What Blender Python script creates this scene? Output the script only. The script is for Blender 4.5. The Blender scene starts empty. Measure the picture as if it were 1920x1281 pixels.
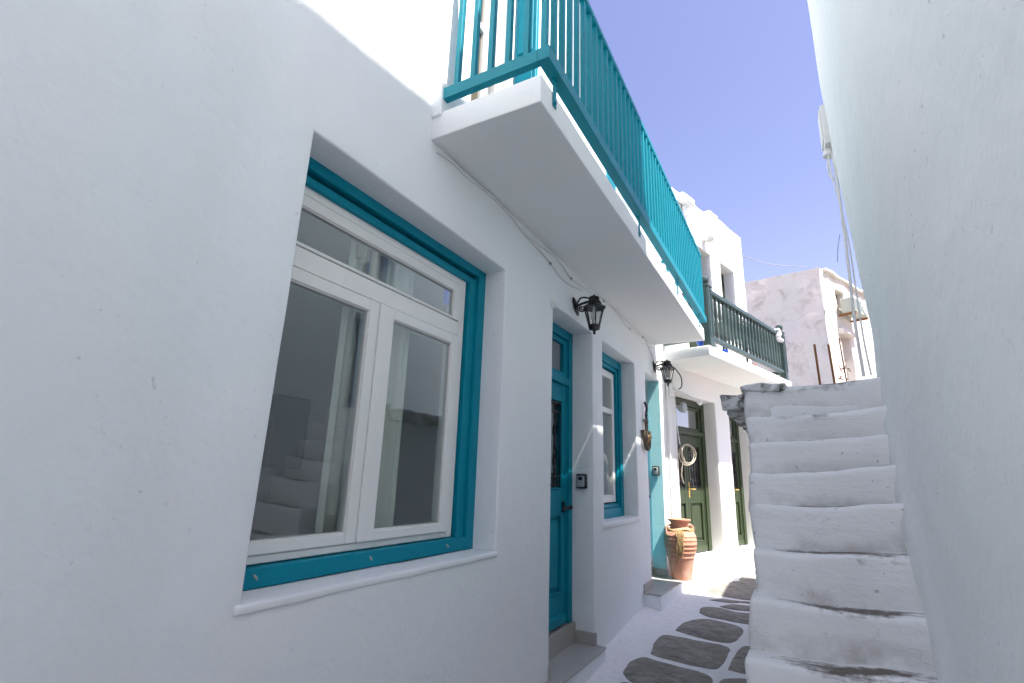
import bpy, bmesh, math, random
import numpy as np
from mathutils import Vector, Matrix, noise
random.seed(7)
sc = bpy.context.scene
COL = sc.collection

# ------------------------------------------------------------------ camera
FPX = 950.0; CX, CY = 960.0, 640.5            # focal length / centre in photo pixels (1920 x 1281)
CAM = Vector((0, 0, 1.7))                     # 1.7 m above the alley, 1.6 m from the teal-trimmed wall
yv = np.array([547, 271, FPX]); yv /= np.linalg.norm(yv)
vv = np.array([125, -3550, FPX]); vv -= yv * (vv @ yv); vv /= np.linalg.norm(vv)
xv = np.cross(yv, vv)
ROT = np.array([xv, yv, vv])
cam = bpy.data.cameras.new('camera'); camo = bpy.data.objects.new('camera', cam); COL.objects.link(camo)
cam.sensor_width = 36; cam.lens = 36 * FPX / 1920; cam.clip_start = .02; cam.clip_end = 500
m = Matrix.Identity(4)
for i in range(3):
    m[i][0] = ROT[i][0]; m[i][1] = -ROT[i][1]; m[i][2] = -ROT[i][2]; m[i][3] = CAM[i]
camo.matrix_world = m
sc.camera = camo

# ------------------------------------------------------------------ light
SUN = Vector((0.965, -0.25, 1.887)).normalized()
elev = math.asin(SUN.z); azim = math.atan2(SUN.x, SUN.y)
w = bpy.data.worlds.new('World'); sc.world = w; w.use_nodes = True
nt = w.node_tree; bg = nt.nodes['Background']
sky = nt.nodes.new('ShaderNodeTexSky'); sky.sky_type = 'NISHITA'; sky.sun_disc = False
sky.sun_elevation = elev; sky.sun_rotation = azim; sky.altitude = 10; sky.air_density = 1.0; sky.dust_density = 0.6; sky.ozone_density = 2.0
tint = nt.nodes.new('ShaderNodeMix'); tint.data_type = 'RGBA'; tint.blend_type = 'MULTIPLY'; tint.inputs[0].default_value = 1
tint.inputs[7].default_value = (1.20, .90, .97, 1)
nt.links.new(sky.outputs[0], tint.inputs[6]); nt.links.new(tint.outputs[2], bg.inputs[0])
bg.inputs[1].default_value = 0.105
sl = bpy.data.lights.new('sun', 'SUN'); sl.energy = 5.0; sl.angle = math.radians(.53); sl.color = (1, .95, .88)
so = bpy.data.objects.new('sun', sl); COL.objects.link(so); so.rotation_euler = SUN.to_track_quat('Z', 'Y').to_euler()
so.location = (6, -4, 14)
vs = sc.view_settings; vs.view_transform = 'Standard'; vs.look = 'None'; vs.gamma = 1; vs.use_curve_mapping = False
vs.exposure = 1.5
cy = sc.cycles; cy.max_bounces = 9; cy.diffuse_bounces = 6; cy.glossy_bounces = 3; cy.transmission_bounces = 3; cy.transparent_max_bounces = 10
cy.caustics_reflective = False; cy.caustics_refractive = False; cy.use_denoising = True; cy.use_adaptive_sampling = True; cy.adaptive_threshold = .03

# ------------------------------------------------------------------ photo pixel -> place
def ray(x, y):
    c = np.array([x - CX, y - CY, FPX]); return Vector(ROT @ (c / np.linalg.norm(c)))
def onx(x, y, X): r = ray(x, y); return CAM + r * ((X - CAM.x) / r.x)
def ony(x, y, Y): r = ray(x, y); return CAM + r * ((Y - CAM.y) / r.y)
def onp(x, y, p, n): r = ray(x, y); return CAM + r * ((p - CAM).dot(n) / r.dot(n))
SLOPE = .065
def gz(Y): return SLOPE * max(-8, min(9, Y))
def ong(x, y):
    r = ray(x, y); t = -CAM.z / (r.z - SLOPE * r.y); return CAM + r * t

# ------------------------------------------------------------------ builders
class Fr:
    """a wall's frame: s along the wall, o outwards, z up"""
    def __init__(s_, org, s, n): s_.org = Vector(org); s_.s = Vector(s).normalized(); s_.n = Vector(n).normalized()
    def __call__(s_, s, o, z): return s_.org + s_.s * s + s_.n * o + Vector((0, 0, z))
WORLD = Fr((0, 0, 0), (1, 0, 0), (0, 1, 0))
WORG = {}
def BM(): return bmesh.new()
def build(name, bm, mat, parent=None, smooth=None, origin=None, recalc=True):
    if recalc: bmesh.ops.recalc_face_normals(bm, faces=bm.faces)
    vs_ = [v.co for v in bm.verts]
    lo = [min(v[i] for v in vs_) for i in range(3)]; hi = [max(v[i] for v in vs_) for i in range(3)]
    org = Vector(origin) if origin is not None else Vector(((lo[0] + hi[0]) / 2, (lo[1] + hi[1]) / 2, lo[2]))
    bmesh.ops.translate(bm, verts=bm.verts, vec=-org)
    me = bpy.data.meshes.new(name); bm.to_mesh(me); bm.free()
    if smooth is not None:
        for p in me.polygons: p.use_smooth = True
        me.set_sharp_from_angle(angle=math.radians(smooth))
    me.materials.append(mat)
    o = bpy.data.objects.new(name, me); COL.objects.link(o)
    if parent is not None: o.parent = parent; o.location = org - WORG[parent.name]
    else: o.location = org
    WORG[o.name] = org
    return o
def shift(src, delta, parent=None):
    o = src.copy(); COL.objects.link(o)
    if parent is not None: o.parent = parent
    o.location = src.location + Vector(delta); WORG[o.name] = WORG[src.name] + Vector(delta)
    return o
def empty(name, loc):
    o = bpy.data.objects.new(name, None); COL.objects.link(o); o.location = loc; WORG[o.name] = Vector(loc); o.empty_display_size = .1
    return o
def tag(o, label=None, cat=None, group=None, kind=None):
    if label: o['label'] = label
    if cat: o['category'] = cat
    if group: o['group'] = group
    if kind: o['kind'] = kind
    return o
def fbox(bm, F, s0, s1, o0, o1, z0, z1, bev=0, seg=1):
    c = [bm.verts.new(F(s, o, z)) for s in (s0, s1) for o in (o0, o1) for z in (z0, z1)]
    fs = [bm.faces.new([c[i] for i in q]) for q in ((0, 1, 3, 2), (4, 6, 7, 5), (0, 4, 5, 1), (2, 3, 7, 6), (0, 2, 6, 4), (1, 5, 7, 3))]
    if bev:
        bmesh.ops.recalc_face_normals(bm, faces=fs)
        es = list({e for f in fs for e in f.edges})
        bmesh.ops.bevel(bm, geom=es, offset=bev, segments=seg, affect='EDGES', profile=.5)
def ring(bm, F, s0, s1, z0, z1, wid, o0, o1, bev=.004, bot=None, top=None):
    """four mitre-free frame members round a rectangle (outer size given)"""
    b = bot or wid; t = top or wid
    fbox(bm, F, s0, s0 + wid, o0, o1, z0, z1, bev); fbox(bm, F, s1 - wid, s1, o0, o1, z0, z1, bev)
    fbox(bm, F, s0 + wid, s1 - wid, o0, o1 - .0015, z0, z0 + b, bev); fbox(bm, F, s0 + wid, s1 - wid, o0, o1 - .0015, z1 - t, z1, bev)
def tube(bm, pts, r, seg=8, cap=True, r1=None):
    pts = [Vector(p) for p in pts]; n = len(pts); rows = []; up = Vector((.13, .31, .94))
    for i, p in enumerate(pts):
        d = (pts[min(i + 1, n - 1)] - pts[max(i - 1, 0)]).normalized()
        a = d.cross(up); a = a.normalized() if a.length > 1e-4 else d.orthogonal().normalized(); b = d.cross(a)
        rr = r if r1 is None else r + (r1 - r) * i / (n - 1)
        rows.append([bm.verts.new(p + a * rr * math.cos(k * 2 * math.pi / seg) + b * rr * math.sin(k * 2 * math.pi / seg)) for k in range(seg)])
    for i in range(n - 1):
        for k in range(seg): bm.faces.new((rows[i][k], rows[i][(k + 1) % seg], rows[i + 1][(k + 1) % seg], rows[i + 1][k]))
    if cap: bm.faces.new(rows[0]); bm.faces.new(rows[-1])
def spline(pts, n=6):
    P = [Vector(p) for p in pts]; P = [P[0]] + P + [P[-1]]; out = []
    for i in range(1, len(P) - 2):
        for k in range(n):
            t = k / n; a, b, c, d = P[i - 1:i + 3]
            out.append(.5 * ((2 * b) + (c - a) * t + (2 * a - 5 * b + 4 * c - d) * t * t + (3 * b - a - 3 * c + d) * t ** 3))
    out.append(P[-2]); return out
def lathe(bm, c, prof, seg=24, ax=None, ph=0, sq=1.0):
    """profile of (radius, height) about the vertical through c, or about axis ax"""
    c = Vector(c); Z = Vector(ax).normalized() if ax else Vector((0, 0, 1)); A = Z.orthogonal().normalized() if ax else Vector((1, 0, 0)); B = Z.cross(A)
    rows = []
    for r, h in prof:
        rows.append([bm.verts.new(c + Z * h + A * r * math.cos(ph + k * 2 * math.pi / seg) + B * r * sq * math.sin(ph + k * 2 * math.pi / seg)) for k in range(seg)])
    for i in range(len(rows) - 1):
        for k in range(seg): bm.faces.new((rows[i][k], rows[i][(k + 1) % seg], rows[i + 1][(k + 1) % seg], rows[i + 1][k]))
    bm.faces.new(rows[0]); bm.faces.new(rows[-1])
def rough_box(bm, F, s0, s1, o0, o1, z0, z1, r=.02, cell=.06, amp=.004, fr=5, seed=0):
    """block with softly rounded, uneven edges, as many coats of whitewash leave it"""
    b2 = BM(); lo = (s0, o0, z0); hi = (s1, o1, z1)
    bmesh.ops.create_cube(b2, size=1)
    for v in b2.verts: v.co = Vector([lo[i] + (v.co[i] + .5) * (hi[i] - lo[i]) for i in range(3)])
    for ax in range(3):
        L = hi[ax] - lo[ax]; n = max(1, int(L / cell)); cuts = [lo[ax] + L * k / n for k in range(1, n)]
        cuts += [lo[ax] + r * q for q in (.15, .5, 1)] + [hi[ax] - r * q for q in (.15, .5, 1)]
        no = [0, 0, 0]; no[ax] = 1
        for c in cuts:
            co = [0, 0, 0]; co[ax] = c
            bmesh.ops.bisect_plane(b2, geom=b2.verts[:] + b2.edges[:] + b2.faces[:], plane_co=co, plane_no=no)
    for v in b2.verts:
        q = Vector([min(max(v.co[i], lo[i] + r), hi[i] - r) for i in range(3)]); d = v.co - q
        if d.length > 1e-6: v.co = q + d.normalized() * r
        w_ = F(*v.co)
        if amp: w_ = w_ + noise.noise_vector(w_ * fr + Vector((seed, 0, 0))) * amp + noise.noise_vector(w_ * fr * 3.1) * amp * .35
        v.co = w_
    me = bpy.data.meshes.new('tmp'); b2.to_mesh(me); b2.free(); bm.from_mesh(me); bpy.data.meshes.remove(me)
def facade(F, s0, s1, z0, z1, opens, depth=5, cell=.07, disp=None, arris=.012, amp=.004, top=None, ends=(True, True)):
    """plastered wall with real openings, rounded arrises, side walls and a roof"""
    bm = BM(); EPS = 1e-5
    def lines(a, b, extra):
        n = max(1, int((b - a) / cell)); g = [a + (b - a) * k / n for k in range(n + 1)]
        ex = sorted(set(round(e, 5) for e in extra if a < e < b))
        g = [v for v in g if all(abs(v - e) > cell * .45 for e in ex)] + ex
        return sorted(set([a, b] + g))
    us = lines(s0, s1, [q for o in opens for q in o[:2]]); zs = lines(z0, z1, [q for o in opens for q in o[2:4]])
    def off(s, z):
        p = F(s, 0, z); return amp * (noise.noise(p * 1.3) + .5 * noise.noise(p * 4.1)) + (disp(s, z) if disp else 0)
    V = {}
    def vt(i, j):
        if (i, j) not in V: V[i, j] = bm.verts.new(F(us[i], off(us[i], zs[j]), zs[j]))
        return V[i, j]
    def inside(s, z): return any(o[0] < s < o[1] and o[2] < z < o[3] for o in opens)
    for i in range(len(us) - 1):
        for j in range(len(zs) - 1):
            if not inside((us[i] + us[i + 1]) / 2, (zs[j] + zs[j + 1]) / 2):
                bm.faces.new((vt(i, j), vt(i + 1, j), vt(i + 1, j + 1), vt(i, j + 1)))
    hard = []
    for o in opens:
        a, b, c, d, dep = o[:5]
        ia = min(range(len(us)), key=lambda k: abs(us[k] - a)); ib = min(range(len(us)), key=lambda k: abs(us[k] - b))
        jc = min(range(len(zs)), key=lambda k: abs(zs[k] - c)); jd = min(range(len(zs)), key=lambda k: abs(zs[k] - d))
        loop = [(i, jc) for i in range(ia, ib)] + [(ib, j) for j in range(jc, jd)] + [(i, jd) for i in range(ib, ia, -1)] + [(ia, j) for j in range(jd, jc, -1)]
        prev = [vt(*q) for q in loop]; n = len(loop)
        first = prev
        for k in range(1, 4):
            cur = [bm.verts.new(F(us[i], off(us[i], zs[j]) * (1 - k / 3) - dep * k / 3, zs[j])) for i, j in loop]
            for q in range(n): bm.faces.new((prev[q], prev[(q + 1) % n], cur[(q + 1) % n], cur[q]))
            prev = cur
        for q in range(n):
            e = bm.edges.get((first[q], first[(q + 1) % n]))
            if e: hard.append(e)
    nu, nz = len(us) - 1, len(zs) - 1
    # side walls and roof
    def back(v): return bm.verts.new(v.co - F.n * depth)
    if ends[0]:
        a, b = vt(0, 0), vt(0, nz); bm.faces.new([vt(0, j) for j in range(nz + 1)] + [back(b), back(a)])
    if ends[1]:
        a, b = vt(nu, 0), vt(nu, nz); bm.faces.new([vt(nu, j) for j in range(nz + 1)] + [back(b), back(a)])
    a, b = vt(0, nz), vt(nu, nz); bm.faces.new([vt(i, nz) for i in range(nu + 1)] + [back(b), back(a)])
    hard += [bm.edges.get((vt(i, nz), vt(i + 1, nz))) for i in range(nu)]
    if ends[1]: hard += [bm.edges.get((vt(nu, j), vt(nu, j + 1))) for j in range(nz)]
    bmesh.ops.recalc_face_normals(bm, faces=bm.faces)
    if arris: bmesh.ops.bevel(bm, geom=[e for e in hard if e], offset=arris, segments=3, affect='EDGES', profile=.5, clamp_overlap=True)
    return bm

# ------------------------------------------------------------------ materials
def newmat(name):
    mt = bpy.data.materials.new(name); mt.use_nodes = True; t = mt.node_tree
    return mt, t, t.nodes['Principled BSDF']
def nd(t, typ, **kw):
    n = t.nodes.new(typ)
    for k, v in kw.items():
        if k.startswith('i_'):
            key = k[2:]; n.inputs[int(key) if key.isdigit() else key.replace('_', ' ')].default_value = v
        else: setattr(n, k, v)
    return n
def noise_n(t, vec, scale, detail=4, rough=.55, dist=0):
    n = nd(t, 'ShaderNodeTexNoise', i_Scale=scale, i_Detail=detail, i_Roughness=rough, i_Distortion=dist)
    t.links.new(vec, n.inputs['Vector']); return n.outputs['Fac']
def ramp(t, fac, stops):
    n = nd(t, 'ShaderNodeValToRGB'); cr = n.color_ramp
    while len(cr.elements) < len(stops): cr.elements.new(.5)
    for e, (p, c) in zip(cr.elements, stops):
        e.position = p; e.color = c if len(c) == 4 else (*c, 1)
    t.links.new(fac, n.inputs[0]); return n.outputs[0]
def mixc(t, fac, a, b, mode='MIX'):
    n = nd(t, 'ShaderNodeMix', data_type='RGBA', blend_type=mode)
    for sock, v in ((0, fac), (6, a), (7, b)):
        if hasattr(v, 'is_linked') or hasattr(v, 'links'): t.links.new(v, n.inputs[sock])
        else: n.inputs[sock].default_value = v if sock == 0 else (*v, 1)
    return n.outputs[2]
def mth(t, op, a, b=0.0):
    n = nd(t, 'ShaderNodeMath', operation=op)
    for k, v in ((0, a), (1, b)):
        if hasattr(v, 'links'): t.links.new(v, n.inputs[k])
        else: n.inputs[k].default_value = v
    return n.outputs[0]
def bump(t, b, h, strength=.3, dist=.01, prev=None):
    n = nd(t, 'ShaderNodeBump', i_Strength=strength, i_Distance=dist); t.links.new(h, n.inputs['Height'])
    if prev: t.links.new(prev, n.inputs['Normal'])
    t.links.new(n.outputs[0], b.inputs['Normal']); return n.outputs[0]
def pos(t): return nd(t, 'ShaderNodeNewGeometry').outputs['Position']
def plaster(name, base=(.80, .80, .79), var=.04, rough=.25, lumps=.35, nick=1., speck=0., dirt=0., dirtcol=(.42, .36, .29), streak=False):
    mt, t, b = newmat(name); p = pos(t)
    n1 = noise_n(t, p, 1.4, 3, .6); n2 = noise_n(t, p, 9, 2)
    c = mixc(t, n1, tuple(max(0, x - var) for x in base), tuple(min(1, x + var * .6) for x in base))
    c = mixc(t, mth(t, 'MULTIPLY', n2, .25), c, tuple(x * .93 for x in base))
    c = mixc(t, ramp(t, noise_n(t, p, .9, 2), [(.3, (0, 0, 0)), (.7, (1, 1, 1))]), mixc(t, 1.0, c, (.955, 1, 1), 'MULTIPLY'), mixc(t, 1.0, c, (1, .975, .985), 'MULTIPLY'))
    if speck:
        sp = noise_n(t, p, 38, 2, .5); f = ramp(t, sp, [(0, (0, 0, 0)), (.70, (0, 0, 0)), (.74, (1, 1, 1))])
        gate = ramp(t, noise_n(t, p, 3.3, 3), [(.45, (0, 0, 0)), (.62, (1, 1, 1))])
        c = mixc(t, mth(t, 'MULTIPLY', mth(t, 'MULTIPLY', f, gate), speck), c, (.16, .15, .14))
    if dirt:
        f = ramp(t, noise_n(t, p, 2.1, 8, .7, .6), [(0, (0, 0, 0)), (.52, (0, 0, 0)), (.68, (1, 1, 1))])
        c = mixc(t, mth(t, 'MULTIPLY', f, dirt), c, dirtcol)
    t.links.new(c, b.inputs['Base Color']); b.inputs['Roughness'].default_value = .88; b.inputs['Specular IOR Level'].default_value = .25
    h = mth(t, 'ADD', mth(t, 'MULTIPLY', noise_n(t, p, 6, 3, .6), lumps * .02), mth(t, 'MULTIPLY', noise_n(t, p, 42, 3, .6), rough * .006))
    nk = mth(t, 'ABSOLUTE', mth(t, 'SUBTRACT', noise_n(t, p, 4.5, 2, .5, 1.2), .5))
    gt = ramp(t, noise_n(t, p, 2.7, 1), [(.48, (0, 0, 0)), (.60, (1, 1, 1))])
    ridge = mth(t, 'MULTIPLY', ramp(t, nk, [(0, (1, 1, 1)), (.018, (0, 0, 0))]), gt)
    h = mth(t, 'ADD', h, mth(t, 'MULTIPLY', ridge, .0009 * nick * (lumps + rough)))
    bump(t, b, h, 1.0, 1.0)
    return mt
def paint(name, col, rough=.45, var=.12, grain=0, dirt=0., spec=.5):
    mt, t, b = newmat(name); p = pos(t)
    c = mixc(t, noise_n(t, p, 6, 5), tuple(x * (1 - var) for x in col), tuple(min(1, x * (1 + var)) for x in col))
    if dirt:
        f = ramp(t, noise_n(t, p, 14, 6, .7), [(.55, (0, 0, 0)), (.72, (1, 1, 1))])
        c = mixc(t, mth(t, 'MULTIPLY', f, dirt), c, (.35, .31, .26))
    t.links.new(c, b.inputs['Base Color']); b.inputs['Specular IOR Level'].default_value = spec
    r = mth(t, 'ADD', mth(t, 'MULTIPLY', noise_n(t, p, 30, 3), .2), rough - .1); t.links.new(r, b.inputs['Roughness'])
    if grain:
        mp = nd(t, 'ShaderNodeMapping'); mp.inputs['Scale'].default_value = (60, 60, 4); t.links.new(p, mp.inputs[0])
        bump(t, b, noise_n(t, mp.outputs[0], 1, 4), grain, .003)
    else: bump(t, b, noise_n(t, p, 60, 3), .08, .002)
    return mt
def glass(name, tintc=(.93, .97, .96), refl=2.4):
    mt, t, b = newmat(name); t.nodes.remove(b); out = t.nodes['Material Output']
    fr_ = nd(t, 'ShaderNodeFresnel'); bf = nd(t, 'ShaderNodeNewGeometry').outputs['Backfacing']; t.links.new(mth(t, 'SUBTRACT', 1.5, mth(t, 'MULTIPLY', bf, 1.5 - 1 / 1.5)), fr_.inputs['IOR']); tr = nd(t, 'ShaderNodeBsdfTransparent'); tr.inputs[0].default_value = (*tintc, 1)
    gl = nd(t, 'ShaderNodeBsdfGlossy'); gl.inputs['Roughness'].default_value = .0; gl.inputs[0].default_value = (.95, .97, 1, 1)
    p = pos(t); bn = nd(t, 'ShaderNodeBump', i_Strength=.012, i_Distance=.01); t.links.new(noise_n(t, p, 2.2, 1), bn.inputs['Height']); t.links.new(bn.outputs[0], gl.inputs['Normal'])
    f = mth(t, 'MINIMUM', mth(t, 'MULTIPLY', fr_.outputs[0], refl), 1.0)
    mx = nd(t, 'ShaderNodeMixShader'); t.links.new(f, mx.inputs[0]); t.links.new(tr.outputs[0], mx.inputs[1]); t.links.new(gl.outputs[0], mx.inputs[2])
    t.links.new(mx.outputs[0], out.inputs[0]); return mt
M = {}
M['plaster'] = plaster('smooth_white_plaster', (.835, .85, .845), .045, .26, .42, .5, speck=.25)
M['plaster_rough'] = plaster('lumpy_white_plaster', (.82, .84, .84), .04, .28, .6, .7, speck=.45)
M['plaster_slab'] = plaster('balcony_white_render', (.82, .82, .81), .03, .15, .15)
M['plaster_pale'] = plaster('cream_white_plaster', (.80, .785, .765), .03, .2, .3)
M['weathered'] = plaster('peeling_limewash', (.79, .745, .66), .08, .5, .6, speck=1.0, dirt=.5, dirtcol=(.36, .31, .25))
M['weathered2'] = plaster('old_limewash', (.66, .62, .57), .05, .5, .6, speck=.5, dirt=.4, dirtcol=(.42, .31, .22))
M['bounce_plaster'] = plaster('teal_bounce_plaster', (.40, .70, .72), .03, .18, .2)  # white plaster with the teal door's bounced light put into its base colour
M['teal'] = paint('teal_paint', (.0, .235, .325), .5, .08, spec=.2)
M['teal_rail'] = paint('teal_metal_paint', (.0, .205, .265), .45, .1, spec=.22)
M['upvc'] = paint('white_upvc', (.80, .80, .77), .35, .02)
M['green'] = paint('dark_green_paint', (.034, .05, .024), .5, .18, grain=.2, dirt=.12, spec=.3)
M['green_rail'] = paint('grey_green_paint', (.035, .065, .06), .4, .15, grain=.1, dirt=.12)
M['khaki'] = paint('brown_door_paint', (.085, .075, .045), .6, .1)
M['blue'] = paint('blue_paint', (.06, .12, .30), .45, .1)
M['iron'] = paint('black_iron', (.012, .012, .013), .4, .2)
M['glass'] = glass('window_glass')
M['glass_thin'] = glass('lantern_glass', (.95, .95, .94), 1.2)
M['room'] = paint('room_paint', (.74, .72, .70), .8, .05)
M['curtain'] = paint('curtain_cloth', (.74, .72, .66), .9, .05)
M['interior_dark'] = paint('dark_green_panel', (.03, .05, .03), .6, .2)
M['tile'] = paint('grey_floor_tile', (.42, .41, .385), .45, .07)
M['tile_edge'] = paint('tile_skirting', (.40, .38, .35), .5, .07)
M['grey_plastic'] = paint('grey_plastic', (.33, .36, .36), .4, .05)
M['black_plastic'] = paint('black_plastic', (.015, .017, .019), .45, .1)
M['white_plastic'] = paint('white_plastic', (.74, .73, .70), .45, .05)
M['cable'] = paint('painted_cable', (.76, .76, .75), .6, .05)
M['cable_grey'] = paint('grey_cable', (.30, .30, .31), .6, .05)
M['hose'] = paint('beige_hose', (.40, .36, .28), .5, .08)
M['rust'] = paint('rusty_steel', (.26, .105, .035), .85, .35)
M['brass'] = paint('brass', (.55, .36, .10), .35, .1)
M['rope'] = paint('jute_rope', (.42, .29, .13), .9, .25)
M['wood'] = paint('driftwood', (.11, .08, .055), .8, .35, grain=.4)
M['ac'] = paint('greenish_ac_metal', (.42, .46, .38), .5, .1, dirt=.4)
M['cloth'] = paint('white_cloth', (.72, .70, .75), .9, .12)
M['blueplastic'] = paint('blue_plastic', (.02, .10, .55), .4, .05)
def terracotta():
    mt, t, b = newmat('terracotta'); p = pos(t)
    c = mixc(t, noise_n(t, p, 7, 6, .65), (.42, .17, .10), (.60, .32, .22))
    c = mixc(t, mth(t, 'MULTIPLY', ramp(t, noise_n(t, p, 4, 6, .7), [(.5, (0, 0, 0)), (.7, (1, 1, 1))]), .55), c, (.55, .47, .38))
    t.links.new(c, b.inputs['Base Color']); b.inputs['Roughness'].default_value = .85
    bump(t, b, noise_n(t, p, 50, 4), .3, .004); return mt
M['terracotta'] = terracotta()
def stone():
    mt, t, b = newmat('grey_flagstone'); p = pos(t)
    oi = nd(t, 'ShaderNodeObjectInfo')
    mp = nd(t, 'ShaderNodeMapping'); mp.inputs['Rotation'].default_value = (0, 0, .35); mp.inputs['Scale'].default_value = (9, 15, 10); t.links.new(p, mp.inputs[0])
    g_ = noise_n(t, mp.outputs[0], 1, 6, .7)
    c = mixc(t, ramp(t, g_, [(.36, (0, 0, 0)), (.64, (1, 1, 1))]), (.11, .107, .096), (.38, .37, .33))
    c = mixc(t, ramp(t, noise_n(t, p, 6, 5, .65), [(.40, (0, 0, 0)), (.75, (1, 1, 1))]), c, (.20, .195, .17))
    c = mixc(t, mth(t, 'MULTIPLY', oi.outputs['Random'], .3), c, (.20, .185, .15))
    c = mixc(t, mth(t, 'MULTIPLY', ramp(t, noise_n(t, p, 60, 3), [(.6, (0, 0, 0)), (.7, (1, 1, 1))]), .5), c, (.5, .49, .47))
    t.links.new(c, b.inputs['Base Color']); b.inputs['Roughness'].default_value = .8
    q = bump(t, b, g_, .6, .012); bump(t, b, noise_n(t, p, 70, 4), .3, .004, q); return mt
M['stone'] = stone()
M['earth'] = paint('dusty_grey_paving', (.20, .185, .16), .9, .2)
M['terrace'] = plaster('stained_stone_terrace', (.55, .52, .47), .06, .4, .5, speck=.5, dirt=.7, dirtcol=(.33, .27, .19))
def joints():
    mt, t, b = newmat('whitewashed_joints'); p = pos(t)
    c = mixc(t, noise_n(t, p, 3, 6, .65), (.80, .80, .81), (.87, .87, .87))
    c = mixc(t, mth(t, 'MULTIPLY', ramp(t, noise_n(t, p, 16, 6, .7), [(.54, (0, 0, 0)), (.70, (1, 1, 1))]), .3), c, (.42, .41, .39))
    t.links.new(c, b.inputs['Base Color']); b.inputs['Roughness'].default_value = .9
    q = bump(t, b, noise_n(t, p, 12, 6), .6, .02); bump(t, b, noise_n(t, p, 60, 4), .35, .005, q); return mt
M['joints'] = joints()
def stepmat():
    """whitewash with bare grey-brown stone worn through on the treads; step-local coordinates"""
    mt, t, b = newmat('worn_whitewash_steps'); p = pos(t)
    tc = nd(t, 'ShaderNodeTexCoord'); sx = nd(t, 'ShaderNodeSeparateXYZ'); t.links.new(tc.outputs['Object'], sx.inputs[0])
    oi = nd(t, 'ShaderNodeObjectInfo')
    c = mixc(t, noise_n(t, p, 2.5, 6, .65), (.72, .73, .735), (.82, .82, .81))
    mp = nd(t, 'ShaderNodeMapping'); mp.inputs['Scale'].default_value = (3.5, 22, 22); t.links.new(p, mp.inputs[0])
    strk = noise_n(t, mp.outputs[0], 1.2, 6, .65, .4)
    # wear: a lens-shaped patch on the tread (local y behind the nosing, local z at the top)
    yy = mth(t, 'SUBTRACT', sx.outputs[1], .075)
    lens = mth(t, 'ADD', mth(t, 'POWER', mth(t, 'ABSOLUTE', mth(t, 'MULTIPLY', mth(t, 'SUBTRACT', sx.outputs[0], .06), 3.3)), 2.0), mth(t, 'POWER', mth(t, 'ABSOLUTE', mth(t, 'MULTIPLY', yy, 15)), 2.0))
    edge = mth(t, 'ADD', mth(t, 'ADD', lens, mth(t, 'MULTIPLY', mth(t, 'SUBTRACT', strk, .5), 3.0)), mth(t, 'MULTIPLY', mth(t, 'SUBTRACT', noise_n(t, p, 30, 3), .5), 1.2))
    f = ramp(t, edge, [(0, (1, 1, 1)), (.25, (1, 1, 1)), (.95, (0, 0, 0))])
    top = ramp(t, mth(t, 'ADD', sx.outputs[2], .5), [(.45, (0, 0, 0)), (.485, (1, 1, 1))])
    c = mixc(t, mth(t, 'MULTIPLY', mth(t, 'MULTIPLY', f, top), .95), c, (.095, .078, .058))
    # mildew at the foot of risers
    sm = ramp(t, mth(t, 'MULTIPLY', noise_n(t, p, 7, 5, .6), noise_n(t, p, 1.9, 2)), [(.22, (0, 0, 0)), (.36, (1, 1, 1))])
    c = mixc(t, mth(t, 'MULTIPLY', mth(t, 'MULTIPLY', sm, ramp(t, mth(t, 'MULTIPLY', sx.outputs[2], -1), [(.085, (0, 0, 0)), (.16, (1, 1, 1))])), .55), c, (.33, .32, .28))
    sp = ramp(t, noise_n(t, p, 33, 2), [(.72, (0, 0, 0)), (.75, (1, 1, 1))]); c = mixc(t, mth(t, 'MULTIPLY', sp, .5), c, (.12, .12, .11))
    ck = mth(t, 'ABSOLUTE', mth(t, 'SUBTRACT', noise_n(t, p, 3.2, 5, .65, .8), .5))
    cg = ramp(t, noise_n(t, p, 2.2, 2), [(.52, (0, 0, 0)), (.62, (1, 1, 1))])
    c = mixc(t, mth(t, 'MULTIPLY', mth(t, 'MULTIPLY', ramp(t, ck, [(0, (1, 1, 1)), (.007, (0, 0, 0))]), cg), .28), c, (.25, .23, .2))
    t.links.new(c, b.inputs['Base Color']); b.inputs['Roughness'].default_value = .75
    q = bump(t, b, strk, .35, .012); q = bump(t, b, noise_n(t, p, 12, 5), .4, .015, q); bump(t, b, noise_n(t, p, 60, 4), .25, .004, q); return mt
M['step'] = stepmat()
def lichen():
    mt, t, b = newmat('lichened_stone_slab'); p = pos(t)
    f = ramp(t, noise_n(t, p, 9, 7, .7, .5), [(.46, (0, 0, 0)), (.56, (1, 1, 1))])
    c = mixc(t, f, (.66, .67, .66), (.10, .095, .075))
    t.links.new(c, b.inputs['Base Color']); b.inputs['Roughness'].default_value = .9
    q = bump(t, b, noise_n(t, p, 14, 6), .7, .02); bump(t, b, noise_n(t, p, 60, 4), .3, .005, q); return mt
M['lichen'] = lichen()

# ================================================================== SETTING
bm = BM()
ys = [-8 + .125 * k for k in range(0, 161)]
xs = [-2.2 + .07 * k for k in range(0, 50)]
ys = sorted(set(ys))
g_ = [[bm.verts.new((x, y, gz(y) + ((noise.noise(Vector((x * 3, y * 3, 0))) * .012 + max(0, (-1.38 - x)) * .16) if -1.7 < x < 1.2 and -7 < y < 11 else 0))) for x in xs] for y in ys]
for j in range(len(ys) - 1):
    for i in range(len(xs) - 1): bm.faces.new((g_[j][i], g_[j][i + 1], g_[j + 1][i + 1], g_[j + 1][i]))
alley = tag(build('alley_ground', bm, M['joints'], smooth=40), kind='structure')

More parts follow.
